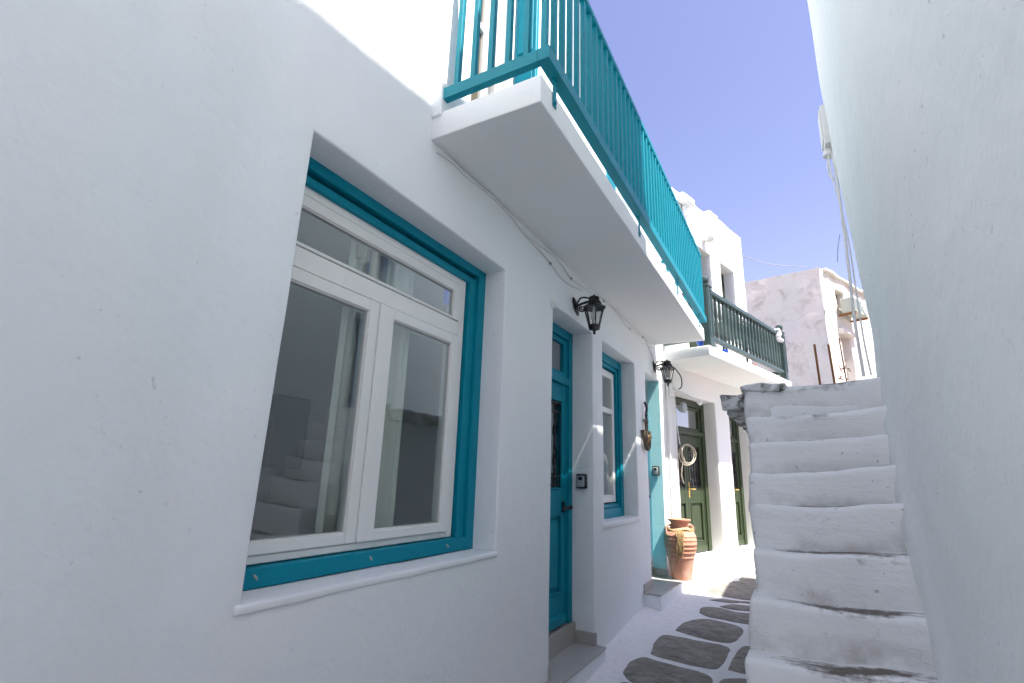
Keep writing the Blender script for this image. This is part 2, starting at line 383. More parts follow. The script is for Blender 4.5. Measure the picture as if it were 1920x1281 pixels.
bm = BM(); yy0 = [-70, -8, 9, 120]; gg = [[bm.verts.new((x, y, gz(y) - .05)) for x in (-90, 90)] for y in yy0]
for j in range(3): bm.faces.new((gg[j][0], gg[j][1], gg[j + 1][1], gg[j + 1][0]))
tag(build('ground', bm, M['earth'], recalc=False), kind='structure')
def flag(pts, h=.008):
    """one flagstone, outline given on the ground"""
    pts = [Vector(p) for p in pts]; c = sum(pts, Vector()) / len(pts)
    cl = spline(pts + [pts[0]], 4)[:-1]; n = len(cl)
    cl = [p + (p - c).normalized() * noise.noise(p * 9) * .014 for p in cl]
    bm = BM()
    def gp(p, dz): return Vector((p.x, p.y, gz(p.y) + noise.noise(Vector((p.x * 3, p.y * 3, 0))) * .012 + dz))
    r0 = [bm.verts.new(gp(p, -.02)) for p in cl]; r1 = [bm.verts.new(gp(p, .001)) for p in cl]
    r2 = [bm.verts.new(gp(c + (p - c) * (1 - .018 / max(.05, (p - c).length)), h)) for p in cl]
    r3 = [bm.verts.new(gp(c + (p - c) * .5, h + .003 + noise.noise(p * 6) * .005)) for p in cl]
    ct = bm.verts.new(gp(c, h + .003))
    for a, b in ((r0, r1), (r1, r2), (r2, r3)):
        for k in range(n): bm.faces.new((a[k], a[(k + 1) % n], b[(k + 1) % n], b[k]))
    for k in range(n): bm.faces.new((r3[k], r3[(k + 1) % n], ct))
    return build('paving_stone', bm, M['stone'], alley, smooth=35, recalc=True)
def c8(l): return [ong(1120 + x / 4.559, 1000 + y / 4.559) for x, y in l]
SEEN = [
    [(220, 1205), (255, 1115), (380, 1058), (500, 1090), (750, 1150), (945, 1208), (985, 1290), (900, 1420), (560, 1380), (300, 1290)],
    [(455, 1030), (480, 950), (555, 882), (700, 890), (1000, 940), (1128, 985), (1108, 1060), (1035, 1160), (880, 1145), (650, 1095), (510, 1055)],
    [(662, 835), (720, 775), (830, 730), (980, 737), (1150, 775), (1240, 815), (1232, 880), (1140, 940), (1000, 920), (780, 872)],
    [(872, 675), (905, 632), (1060, 640), (1200, 680), (1420, 715), (1430, 790), (1250, 770), (1100, 750), (950, 715)],
    [(1112, 1170), (1190, 1030), (1255, 965), (1400, 985), (1450, 1100), (1400, 1210), (1250, 1203)],
    [(1030, 1280), (1085, 1238), (1250, 1240), (1420, 1270), (1450, 1400), (1250, 1450), (1040, 1400)],
    [(1045, 627), (1150, 608), (1300, 618), (1450, 635), (1450, 690), (1300, 672), (1160, 655)],
    [(955, 574), (1050, 566), (1200, 582), (1450, 600), (1450, 618), (1270, 600), (1100, 595)],
    [(930, 510), (1000, 450), (1150, 415), (1400, 400), (1450, 480), (1420, 570), (1270, 575), (1080, 545)],
]
for l in SEEN: flag(c8(l))
# the rest of the alley, out of sight of the lens: rows of flags up to the camera and past the bend
def row(y0, y1, x0, x1):
    x = x0
    while x < x1 - .2:
        wd = random.uniform(.32, .6); b = min(x + wd, x1); j = lambda: random.uniform(-.03, .03)
        q = .025
        flag([(x + q + j(), y0 + q + .05, 0), (x + q + .06, y0 + q + j(), 0), (b - q - .06, y0 + q + j(), 0), (b - q, y0 + .08, 0), (b - q + j(), y1 - .08, 0), (b - q - .07, y1 - q, 0), (x + q + .07, y1 - q + j(), 0), (x + q, y1 - .07, 0)])
        x = b
y = -3.0
while y < 4.0:
    h_ = random.uniform(.3, .42); row(y, y + h_, -1.32 + random.uniform(-.05, .05), -.33 if y > 1.9 else .3); y += h_
for y0_ in (7.25, 7.62, 8.0, 8.3): row(y0_, y0_ + .34, -.98 + (y0_ - 7.2) * .27, .55)
y = 8.65
while y < 11.5:
    h_ = random.uniform(.3, .42); row(y, y + h_, -.45 + (y - 8) * .25, .75 + (y - 8) * .2); y += h_

# ================================================================== TEAL-TRIMMED HOUSE
T = Fr((-1.6, 0, 0), (0, 1, 0), (1, 0, 0))
teal_house = tag(empty('teal_trimmed_house', (-1.6, 3.5, .2)), 'white plastered house with teal window, doors and long teal balcony on the left', 'house')
def bend(s, z):
    if s > 1.1: return 0
    k = max(0, .95 - s)
    return -.018 * math.exp(-((s - .86) / .09) ** 2) + math.tanh(k * 1.2) * .04 + k * .035 + .010 * noise.noise(Vector((s * 1.2, z * .9, 3))) * min(1, k * 3)
OPEN_T = [(1.14, 2.72, 1.262, 3.03, .172), (3.47, 4.362, .28, 3.03, .21), (4.63, 5.76, 1.30, 3.03, .172), (6.23, 6.985, .42, 3.03, .21),
          (2.15, 2.66, 3.64, 5.85, .12), (4.85, 5.75, 3.64, 5.85, .2)]
build('wall', facade(T, -5, 7.08, -.6, 6.85, OPEN_T, 5.5, .075, bend, .013, .004), M['plaster'], teal_house, smooth=40, recalc=False)
# rooms behind the glass
for nm, z0, z1 in (('room', .55, 3.38), ('room', 3.64, 6.4)):
    bm = BM(); a = [bm.verts.new(T(s, o, z)) for s in (.4, 6.15) for o in (-.27, -1.9) for z in (z0, z1)]
    for q in ((0, 1, 3, 2), (4, 6, 7, 5), (2, 3, 7, 6), (0, 2, 6, 4), (1, 5, 7, 3)): bm.faces.new([a[i] for i in q])
    build(nm, bm, M['room'], teal_house, recalc=False)
def curtain(s0, s1, z0, z1, o, house, waves=9):
    bm = BM(); n = waves * 8; r = []
    for k in range(n + 1):
        u = k / n; ph = u * waves * 2 * math.pi
        r.append([bm.verts.new(T(s0 + (s1 - s0) * u, o + .022 * math.sin(ph) + .01 * math.sin(ph * .37 + 1), z)) for z in (z0, z1)])
    for k in range(n): bm.faces.new((r[k][0], r[k + 1][0], r[k + 1][1], r[k][1]))
    return build('curtain', bm, M['curtain'], house, smooth=60, recalc=False)
curtain(1.70, 2.22, 1.0, 2.92, -.36, teal_house, 6)
curtain(.62, 1.22, 1.0, 2.92, -.40, teal_house, 6)
bm = BM(); a0 = onx(500, 878, -3.35); a1 = onx(585, 750, -3.35)
fbox(bm, T, a0.y, a1.y, -1.88, -1.75, a0.z, a1.z, .01); build('wall_cupboard', bm, M['interior_dark'], teal_house)

# ---- the big window
def window_big():
    bm = BM()
    s0, s1, z0, z1 = .93, 2.732, 1.272, 3.042
    # outer step of the teal frame, then its inner step set back
    for (a, b, c, d, wid, o0, o1) in ((s0, s1, z0, z1, .085, -.23, -.16), (s0 + .0855, s1 - .0855, z0 + .002, z1 - .0855, .075, -.235, -.182)):
        fbox(bm, T, a, a + wid, o0, o1, c, d, .004); fbox(bm, T, b - wid, b, o0, o1, c + .0, d, .004)
        fbox(bm, T, a + wid, b - wid, o0, o1 - .001, d - wid * (.75 if o1 > -.17 else .55), d, .004)
    fbox(bm, T, s0 + .085, s1 - .0855, -.235, -.163, z0 + .004, z0 + .075, .004)
    wn = build('window', bm, M['teal'], teal_house); tag(wn, 'large window with thick teal surround and white sashes')
    bm = BM()
    ring(bm, T, 1.07, 2.555, 1.352, 2.93, .055, -.27, -.205, .003, bot=.03, top=.055)
    fbox(bm, T, 1.125, 2.50, -.27, -.2065, 2.535, 2.629, .003)
    build('white_frame', bm, M['upvc'], wn)
    def sash(nm, a, b, c, d, ga, gb, gc, gd, o1):
        bm = BM()
        fbox(bm, T, a, ga, -.262, o1, c, d, .006, 2); fbox(bm, T, gb, b, -.262, o1, c, d, .006, 2)
        fbox(bm, T, ga, gb, -.262, o1 - .001, c, gc, .006, 2); fbox(bm, T, ga, gb, -.262, o1 - .001, gd, d, .006, 2)
        # glazing bead
        w_ = .006
        for q in ((ga, ga + w_, gc, gd), (gb - w_, gb, gc, gd), (ga + w_, gb - w_, gc, gc + w_), (ga + w_, gb - w_, gd - w_, gd)):
            fbox(bm, T, q[0], q[1], -.25, o1 - .008, q[2], q[3], .002)
        build(nm, bm, M['upvc'], wn)
        bm = BM(); fbox(bm, T, ga - .002, gb + .002, o1 - .026, o1 - .021, gc - .002, gd + .002)
        build('pane', bm, M['glass'], wn)
    sash('sash', 1.127, 1.803, 1.384, 2.53, 1.19, 1.738, 1.43, 2.47, -.197)
    sash('sash', 1.806, 2.498, 1.384, 2.53, 1.91, 2.43, 1.43, 2.472, -.192)
    sash('transom_sash', 1.127, 2.498, 2.632, 2.873, 1.19, 2.436, 2.645, 2.818, -.200)
    for px in ((480, 1083), (696, 1047), (840, 1024)):
        p = onx(*px, -1.76); bm = BM(); lathe(bm, p + Vector((-.004, 0, 0)), [(.003, 0), (.006, 0), (.005, .003), (.002, .005)], 14, (1, 0, 0), 0, 2.6); build('drain_cap', bm, M['grey_plastic'], wn)
    bm = BM(); rough_box(bm, T, 1.115, 2.735, -.165, .009, 1.245, 1.277, .010, .05, .004, 5); build('sill', bm, M['plaster'], wn, smooth=50)
window_big()
# ---- the narrow window
def window_small():
    bm = BM(); s0, s1, z0, z1 = 4.56, 5.772, 1.312, 3.042
    ring(bm, T, s0, s1, z0, z1, .10, -.24, -.16, .004); ring(bm, T, s0 + .101, s1 - .101, z0 + .101, z1 - .101, .04, -.24, -.185, .004)
    wn = build('window', bm, M['teal'], teal_house); tag(wn, 'narrow teal framed window between the two doors')
    bm = BM(); ring(bm, T, 4.702, 5.604, 1.467, 2.876, .075, -.27, -.205, .003); fbox(bm, T, 5.10, 5.19, -.268, -.20, 1.54, 2.80, .004)
    fbox(bm, T, 4.777, 5.529, -.268, -.203, 2.40, 2.46, .004)
    build('white_frame', bm, M['upvc'], wn)
    for a, b in ((4.777, 5.10), (5.19, 5.529)):
        for c, d in ((1.542, 2.40), (2.46, 2.80)):
            bm = BM(); fbox(bm, T, a, b, -.243, -.237, c, d); build('pane', bm, M['glass'], wn)
    bm = BM(); rough_box(bm, T, 4.61, 5.78, -.165, .014, 1.272, 1.320, .010, .08, .004, 5); build('sill', bm, M['plaster'], wn, smooth=50)
    curtain(4.7, 5.62, 1.0, 2.95, -.33, teal_house, 10)
window_small()

# ---- doors
def panel_door(F, house, s0, s1, z0, z1, o, zt, mat, leaves, fw=.09, label=None, hz=None, glass_z=(.0, .0), panel_z=(.0, .0), stile=.10, handle='lever'):
    """frame with transom light over panelled, half-glazed leaves with iron grilles"""
    bm = BM()
    fbox(bm, F, s0, s0 + fw, o - .07, o, z0, z1, .004); fbox(bm, F, s1 - fw, s1, o - .07, o, z0, z1, .004)
    fbox(bm, F, s0 + fw, s1 - fw, o - .07, o - .001, z1 - fw, z1, .004); fbox(bm, F, s0 + fw, s1 - fw, o - .07, o + .006, zt, zt + .065, .006)
    for a, b in ((s0 + fw, s0 + fw + .018), (s1 - fw - .018, s1 - fw)): fbox(bm, F, a, b, o - .07, o - .022, z0, z1 - fw, .003)
    dr = build('door', bm, mat, house); tag(dr, label)
    bm = BM(); ring(bm, F, s0 + fw + .02, s1 - fw - .02, zt + .068, z1 - fw - .003, .05, o - .065, o - .025, .004); build('transom_frame', bm, mat, dr)
    bm = BM(); fbox(bm, F, s0 + fw + .06, s1 - fw - .06, o - .05, o - .045, zt + .11, z1 - fw - .05); build('pane', bm, M['glass'], dr)
    a0 = s0 + fw + .02; W_ = (s1 - fw - .02 - a0) / leaves
    for k in range(leaves):
        a = a0 + k * W_ + .002; b = a0 + (k + 1) * W_ - .002; o1 = o - .028; zb = z0 + .006; ztp = zt - .004
        bm = BM(); g0, g1 = glass_z; p0, p1 = panel_z
        fbox(bm, F, a, a + stile, o1 - .045, o1, zb, ztp, .004); fbox(bm, F, b - stile, b, o1 - .045, o1, zb, ztp, .004)
        for c, d in ((zb, p0), (p1, g0), (g1, ztp)): fbox(bm, F, a + stile, b - stile, o1 - .045, o1 - .001, c, d, .004)
        fbox(bm, F, a + stile, b - stile, o1 - .035, o1 - .022, p0, p1)
        fbox(bm, F, a + stile + .03, b - stile - .03, o1 - .035, o1 - .008, p0 + .035, p1 - .035, .012)
        ring(bm, F, a + stile - .012, b - stile + .012, p0 - .012, p1 + .012, .016, o1 - .03, o1 + .008, .004)
        fbox(bm, F, a + .004, b - .004, o1 - .02, o1 + .022, zb, zb + .085, .012)
        ring(bm, F, a + stile - .012, b - stile + .012, g0 - .012, g1 + .012, .016, o1 - .03, o1 + .009, .004)
        lf = build('leaf', bm, mat, dr)
        bm = BM(); fbox(bm, F, a + stile, b - stile, o1 - .038, o1 - .033, g0, g1); build('pane', bm, M['glass'], dr)
        # iron grille
        bm = BM(); ga, gb = a + stile + .006, b - stile - .006; wd = gb - ga; og = o1 - .010
        nb = 5 if wd > .25 else 4
        for q in range(nb): s = ga + wd * q / (nb - 1); fbox(bm, F, s - .005, s + .005, og - .005, og + .005, g0, g1)
        for z in (g0 + .02, g0 + .10, g1 - .10, g1 - .02): fbox(bm, F, ga, gb, og - .006, og + .006, z - .005, z + .005)
        nr = 3 if wd > .25 else 2
        for z in (g0 + .06, g1 - .06):
            for q in range(nr):
                s = ga + wd * (q + .5) / nr; tube(bm, [F(s + .028 * math.cos(x * math.pi / 5), og, z + .028 * math.sin(x * math.pi / 5)) for x in range(11)], .005, 5, False)
        for sg in (-1, 1):
            for zc in (g0 + (g1 - g0) * .33, g0 + (g1 - g0) * .66):
                pts = []
                for x in range(26):
                    an = x / 25 * 2.6 * math.pi; rr = .012 + .055 * x / 25
                    pts.append(F((ga + gb) / 2 + sg * (wd * .24 + rr * math.cos(an) * .8), og + .004, zc + rr * math.sin(an) * 1.7))
                tube(bm, pts, .0055, 5)
        build('grille', bm, M['iron'], dr)
    if handle == 'lever':
        bm = BM(); sh = s1 - fw - .02 - stile * .55; oh = o - .02
        fbox(bm, F, sh - .022, sh + .022, oh - .01, oh + .004, hz - .04, hz + .045, .004)
        tube(bm, [F(sh, oh, hz), F(sh, oh + .05, hz)], .011, 8)
        tube(bm, spline([F(sh + .01, oh + .05, hz + .004), F(sh - .05, oh + .055, hz + .006), F(sh - .10, oh + .052, hz - .012), F(sh - .135, oh + .05, hz + .012)]), .011, 8)
        lathe(bm, F(sh + .03, oh + .05, hz), [(.006, -.02), (.02, -.012), (.022, .01), (.008, .02)], 10)
        build('handle', bm, M['iron'], dr)
    else:
        bm = BM(); sh = (s0 + s1) / 2 + .05; oh = o - .028
        fbox(bm, F, sh - .016, sh + .016, oh, oh + .006, hz - .12, hz + .10, .003); tube(bm, [F(sh, oh, hz), F(sh, oh + .045, hz), F(sh + .11, oh + .05, hz)], .008, 8)
        build('handle', bm, M['brass'], dr)
    return dr
panel_door(T, teal_house, 3.455, 4.372, .545, 3.042, -.2, 2.515, M['teal'], 1, label='teal front door with black iron grille and lever handle', hz=1.455, glass_z=(1.615, 2.36), panel_z=(.80, 1.39), stile=.085)
panel_door(T, teal_house, 6.22, 6.995, .64, 3.042, -.2, 2.515, M['teal'], 1, label='teal door in the far teal-lit recess', hz=1.5, glass_z=(1.7, 2.4), panel_z=(.9, 1.45), stile=.085)
# first doorstep
bm = BM(); rough_box(bm, T, 3.40, 4.375, -.215, .085, -.1, .385, .012, .1, .003); ds = build('doorstep', bm, M['plaster_rough'], teal_house, smooth=45)
bm = BM(); fbox(bm, T, 3.40, 4.372, -.2, .092, .386, .402, .002); build('tread_tile', bm, M['tile'], ds)
bm = BM(); fbox(bm, T, 3.474, 4.355, -.20, -.165, .403, .546, .002); build('riser_tile', bm, M['tile_edge'], ds)
bm = BM(); fbox(bm, T, 4.343, 4.358, -.163, .012, .403, .49, .002); fbox(bm, T, 4.3585, 4.374, -.002, .014, .403, .489, .002); build('skirting_tile', bm, M['tile_edge'], ds)
bm = BM(); fbox(bm, T, 3.474, 3.489, -.163, .012, .403, .49, .002); fbox(bm, T, 3.457, 3.4735, -.002, .014, .403, .489, .002); build('skirting_tile', bm, M['tile_edge'], ds)
# far landing in front of the second door
bm = BM()
def prism(bm, poly, z0, z1, bev=0):
    lo = [bm.verts.new((p[0], p[1], z0)) for p in poly]; hi = [bm.verts.new((p[0], p[1], z1)) for p in poly]; n = len(poly)
    fs = [bm.faces.new(lo), bm.faces.new(hi)] + [bm.faces.new((lo[k], lo[(k + 1) % n], hi[(k + 1) % n], hi[k])) for k in range(n)]
    if bev:
        bmesh.ops.recalc_face_normals(bm, faces=fs); bmesh.ops.bevel(bm, geom=list({e for f in fs for e in f.edges}), offset=bev, segments=2, affect='EDGES', profile=.5)
LAND = [(-1.82, 5.87), (-1.42, 5.87), (-1.335, 7.27), (-1.5, 7.30), (-1.82, 7.02)]
prism(bm, LAND, .1, .532, .008); ld = build('doorstep', bm, M['plaster_rough'], teal_house)
bm = BM(); prism(bm, [(-1.80, 5.868), (-1.416, 5.862), (-1.330, 7.275), (-1.5, 7.30), (-1.8, 7.0)], .533, .551, .002); build('tread_tile', bm, M['tile'], ld)
bm = BM(); fbox(bm, T, 5.862, 6.226, 0.002, .016, .552, .63, .002); build('skirting_tile', bm, M['tile_edge'], ld)
bm = BM(); fbox(bm, T, 6.968, 6.982, -.163, .012, .552, .635, .002); build('skirting_tile', bm, M['tile_edge'], ld)
bm = BM(); fbox(bm, T, 6.24, 6.966, -.20, -.165, .552, .642, .002); build('riser_tile', bm, M['tile_edge'], ld)
# far cheek of that recess, bounced light off the teal door painted on
bm = BM(); fbox(bm, T, 6.976, 6.983, -.165, -.004, .636, 3.02); build('recess_cheek', bm, M['bounce_plaster'], teal_house)

# ---- balcony
def balcony_teal():
    bm = BM(); rough_box(bm, T, 1.855, 6.685, -.05, .665, 3.465, 3.625, .008, .16, .0035, 2)
    sl_ = build('balcony', bm, M['plaster_slab'], teal_house, smooth=40); tag(sl_, 'long white balcony slab with teal metal railing')
    oR = .672; zb0, zb1, zt0, zt1 = 3.732, 3.777, 4.62, 4.66; q = .022
    s0, s1 = 1.872, 6.665
    bm = BM(); fbox(bm, T, s0 - q, s1 + q, oR - .03, oR + .035, zb0 - .03, zb1, .002); build('bottom_rail', bm, M['teal_rail'], sl_)
    bm = BM(); fbox(bm, T, s0 - q, s1 + q, oR - q, oR + q, zt0, zt1, .002); build('top_rail', bm, M['teal_rail'], sl_)
    for s in (s0, s1):
        for z0, z1 in ((zb0, zb1), (zt0, zt1)):
            bm = BM(); fbox(bm, T, s - q + .001, s + q - .001, .012, oR - .031, z0 - (.029 if z0 < 4 else 0), z1 - .001, .002); build('bottom_rail' if z0 < 4 else 'top_rail', bm, M['teal_rail'], sl_)
    bm = BM(); fbox(bm, T, s0 - .016, s0 + .016, oR - .016, oR + .016, zb1, zt0, .002); b0 = build('post', bm, M['teal_rail'], sl_); shift(b0, (0, s1 - s0, 0), sl_)
    bm = BM(); h = .015; fbox(bm, T, s0 - h, s0 + h, -h, h, zb1 - .001, zt0 + .001, .0015)
    b0 = build('baluster', bm, M['teal_rail'], sl_); base = b0.location.copy()
    n = 45; first = True
    for k in range(1, n):
        d = Vector((oR, (s1 - s0) * k / n, 0))
        if first: b0.location = base + d; first = False
        else: c = b0.copy(); COL.objects.link(c); c.location = base + d
    for s in (0, s1 - s0):
        for k in range(0, 6): c = b0.copy(); COL.objects.link(c); c.location = base + Vector((.03 + k * .108, s, 0))
    bm = BM(); fbox(bm, T, 1.985, 2.025, .6665, .672, 3.535, 3.703, .001); tube(bm, [T(2.005, .671, 3.56), T(2.005, .679, 3.56)], .009, 8)
    fbox(bm, T, 1.9855, 2.0245, .66, .6715, 3.69, 3.703)
    br = build('bracket', bm, M['teal_rail'], sl_)
    for s in (3.609, 5.039, 6.303): shift(br, (0, s - 2.005, 0), sl_)
balcony_teal()
# ---- balcony doors
def shutter(d, x0, x1, o):
    bm = BM(); ring(bm, T, x0, x1, 3.70, 5.78, .05, o, o + .04, .004); fbox(bm, T, x0 + .051, x1 - .051, o + .008, o + .03, 3.752, 5.728)
    z = 3.78
    while z < 5.68: fbox(bm, T, x0 + .052, x1 - .052, o + .012, o + .034, z, z + .03, .004); z += .05
    build('shutter', bm, M['teal'], d)
bm = BM(); ring(bm, T, 2.14, 2.67, 3.642, 5.86, .04, -.19, -.105, .004); fbox(bm, T, 2.46, 2.54, -.185, -.108, 3.7, 5.8, .004); fbox(bm, T, 2.18, 2.46, -.182, -.11, 4.80, 4.86, .004)
d = build('balcony_door', bm, M['upvc'], teal_house); tag(d, 'white framed balcony door with brown panel and folded back teal shutter')
bm = BM(); fbox(bm, T, 2.18, 2.459, -.15, -.135, 3.69, 5.81); build('door_panel', bm, M['khaki'], d)
bm = BM(); fbox(bm, T, 2.541, 2.63, -.15, -.144, 3.69, 5.81); build('pane', bm, M['glass'], d)
bm = BM(); fbox(bm, T, 2.705, 2.745, .012, .19, 3.70, 5.78, .004); fbox(bm, T, 2.699, 2.7045, .04, .16, 3.80, 4.65, .002); fbox(bm, T, 2.699, 2.7045, .04, .16, 4.75, 5.68, .002); build('shutter', bm, M['teal'], d)
bm = BM(); ring(bm, T, 4.84, 5.76, 3.642, 5.86, .07, -.24, -.16, .004); d = build('balcony_door', bm, M['upvc'], teal_house); tag(d, 'balcony door with closed teal shutters')
shutter(d, 4.915, 5.295, -.19); shutter(d, 5.305, 5.685, -.19)
bm = BM(); rough_box(bm, T, 1.84, 2.12, -.03, .062, 3.60, 6.80, .012, .15, .003, 2); build('pilaster', bm, M['plaster'], teal_house, smooth=45)

# ================================================================== GREEN-DOORED HOUSE
gd = Vector((.275, .9615, 0)).normalized(); gn = Vector((.9615, -.275, 0)).normalized()
G = Fr((-1.6, 7.077, 0), gd, gn)
green_house = tag(empty('green_doored_house', G(1.7, 0, .5)), 'sunlit white house with dark green doors and green railed balcony at the bend', 'house')
OPEN_G = [(.40, 1.712, .693, 2.957, .25), (2.234, 3.10, .693, 2.957, .25), (.95, 1.97, 3.475, 5.63, .25), (2.375, 2.99, 4.30, 5.63, .25)]
build('wall', facade(G, 0.002, 3.5, -.2, 6.34, OPEN_G, 6, .09, None, .015, .006), M['plaster_pale'], green_house, smooth=40, recalc=False)
bm = BM(); b_ = [bm.verts.new(G(s, o, z)) for s in (.1, 3.4) for o in (-.33, -3) for z in (.6, 6.3)]
for q in ((0, 1, 3, 2), (4, 6, 7, 5), (2, 3, 7, 6), (0, 2, 6, 4), (1, 5, 7, 3)): bm.faces.new([b_[i] for i in q])
build('room', bm, M['room'], green_house, recalc=False)
panel_door(G, green_house, .405, 1.705, .70, 2.95, -.19, 2.40, M['green'], 2, .10, 'dark green double door with transom', 1.60, (1.62, 2.24), (.86, 1.40), .085, 'brass')
panel_door(G, green_house, 2.24, 3.095, .70, 2.95, -.19, 2.40, M['green'], 2, .09, 'narrower green door at the right', 1.60, (1.62, 2.24), (.86, 1.40), .065, 'brass')
bm = BM(); ring(bm, G, .955, 1.965, 3.48, 5.625, .09, -.30, -.2, .005); fbox(bm, G, 1.42, 1.50, -.295, -.205, 3.55, 5.55, .004); fbox(bm, G, 1.05, 1.87, -.294, -.207, 4.95, 5.03, .004); fbox(bm, G, 1.05, 1.87, -.29, -.23, 3.57, 4.35, .004)
d = build('balcony_door', bm, M['green'], green_house); bm = BM(); fbox(bm, G, 1.045, 1.875, -.265, -.26, 4.3, 5.54); build('pane', bm, M['glass'], d)
bm = BM(); ring(bm, G, 2.38, 2.985, 4.305, 5.625, .07, -.30, -.2, .005); wn = build('window', bm, M['green'], green_house)
for a, b in ((2.455, 2.68), (2.685, 2.91)):
    bm = BM(); ring(bm, G, a, b, 4.38, 5.55, .05, -.27, -.215, .004); fbox(bm, G, a + .05, b - .05, -.26, -.225, 4.9, 4.94, .003); fbox(bm, G, a + .1, a + .12, -.255, -.228, 4.43, 5.5, .002); build('sash', bm, M['green_rail'], wn)
    bm = BM(); fbox(bm, G, a + .045, b - .045, -.245, -.24, 4.42, 5.51); build('pane', bm, M['glass'], wn)
# uneven parapet
for i, (s0, s1, zz) in enumerate(((.02, 1.02, 6.40), (1.02, 1.42, 6.49), (1.42, 2.05, 6.42), (2.05, 2.43, 6.58), (2.43, 3.49, 6.54))):
    bm = BM(); rough_box(bm, G, s0, s1, -.28, .006, 6.26, zz, .03, .1, .012, 3, i); build('parapet', bm, M['plaster_pale'], green_house, smooth=50)
# terrace in front of the doors
bm = BM(); poly = [G(.02, -.24, 0), G(.12, .24, 0), G(1.2, .42, 0), G(3.7, .55, 0), G(3.7, -.24, 0)]
prism(bm, [(p.x, p.y) for p in poly], .1, .69, .02); build('terrace', bm, M['terrace'], green_house)
# balcony
def balcony_green():
    bm = BM(); rough_box(bm, G, .035, 3.30, -.05, .705, 3.33, 3.468, .01, .16, .006, 3)
    sl_ = build('balcony', bm, M['plaster_pale'], green_house, smooth=40); tag(sl_, 'white balcony slab with dark green wooden railing')
    oR = .655
    def post(s, o):
        bm = BM(); h = .055
        fbox(bm, G, s - h, s + h, o - h, o + h, 3.469, 4.33, .008); fbox(bm, G, s - h - .012, s + h + .012, o - h - .012, o + h + .012, 4.31, 4.345, .008)
        c = G(s, o, 0); lathe(bm, c, [(.03, 4.345), (.028, 4.365), (.05, 4.385), (.062, 4.42), (.055, 4.455), (.02, 4.475)], 12)
        ring(bm, G, s - h + .01, s + h - .01, 3.60, 4.28, .014, o + h - .002, o + h + .008, .002)
        return build('post', bm, M['green_rail'], sl_, smooth=35)
    post(.14, oR); post(3.12, oR)
    for nm, z0, z1, h in (('bottom_rail', 3.575, 3.635, .032), ('top_rail', 4.235, 4.30, .045)):
        bm = BM(); fbox(bm, G, .196, 3.063, oR - h, oR + h, z0, z1, .008); build(nm, bm, M['green_rail'], sl_)
        for s in (.14, 3.12):
            bm = BM(); fbox(bm, G, s - h, s + h, .01, oR - .056, z0, z1, .008); build(nm, bm, M['green_rail'], sl_)
    bm = BM(); lathe(bm, G(.3, oR, 0), [(.020, 3.634), (.020, 3.70), (.026, 3.72), (.022, 3.74), (.026, 3.9), (.02, 3.93), (.027, 3.96), (.022, 4.12), (.026, 4.15), (.02, 4.17), (.02, 4.237)], 8, None, .39)
    b0 = build('baluster', bm, M['green_rail'], sl_, smooth=40)
    for k in range(1, 21): shift(b0, gd * (k * (2.66 / 20)), sl_)
    for k in range(5): shift(b0, gd * -.16 - gn * (.13 + k * .11), sl_)
balcony_green()

# ================================================================== NEAR HOUSE ON THE RIGHT
def xr(z): return float(np.interp(z, [-.5, 0, .5, 1.0, 1.7, 2.3, 2.6, 3.15, 3.9, 4.46, 8], [.37, .37, .375, .385, .41, .44, .446, .42, .386, .368, .36]))
right_house = tag(empty('right_hand_house', (.5, 0, 0)), 'tall lumpy white wall of the house on the right beside the stairs', 'house')
bm = BM(); path = []
yy_ = -6.0
while yy_ < 3.55: path.append((0, yy_)); yy_ += .09
R_ = .3
for k in range(0, 11): a = k / 10 * math.pi / 2; path.append((R_ * (1 - math.cos(a)), 3.58 + R_ * math.sin(a)))
path += [(R_ + .3 * k, 3.88) for k in range(1, 12)]
def ztop(Y, dx=0): return 7.33 + .147 * Y if Y < 3.31 else 6.02 + 1.93 * min(dx, .5)
NZ = 80; rows = []
for i, (dx, Y) in enumerate(path):
    col = []
    for k in range(NZ + 1):
        z = -.6 + (ztop(Y, dx) + .6) * k / NZ
        X = xr(z) + dx; p = Vector((X, Y, z))
        X += .014 * noise.noise(Vector((Y * .8, z * .7, 5))) + .005 * noise.noise(p * 3.2)
        if z < 1.6: X -= .05 * max(0, (1 - abs(z - gz(Y)) / .5)) * (.5 + .5 * noise.noise(Vector((Y, 0, 1))))
        if 1.85 < Y < 3.3:                                   # plaster fillet where the stairs meet the wall
            zs_ = float(np.interp(Y, [1.9, 2.55, 3.5], [.3, 1.0, 2.29])); dz_ = abs(z - zs_)
            if dz_ < .22: X -= .045 * (1 - dz_ / .22) ** 2
        col.append(bm.verts.new((X, Y, z)))
    rows.append(col)
for i in range(len(rows) - 1):
    for k in range(NZ): bm.faces.new((rows[i][k], rows[i + 1][k], rows[i + 1][k + 1], rows[i][k + 1]))
tops = [r[-1] for r in rows]; bk = [bm.verts.new((5, v.co.y, v.co.z)) for v in tops]
for i in range(len(tops) - 1): bm.faces.new((tops[i], tops[i + 1], bk[i + 1], bk[i]))
build('wall', bm, M['plaster_rough'], right_house, smooth=60, recalc=False)

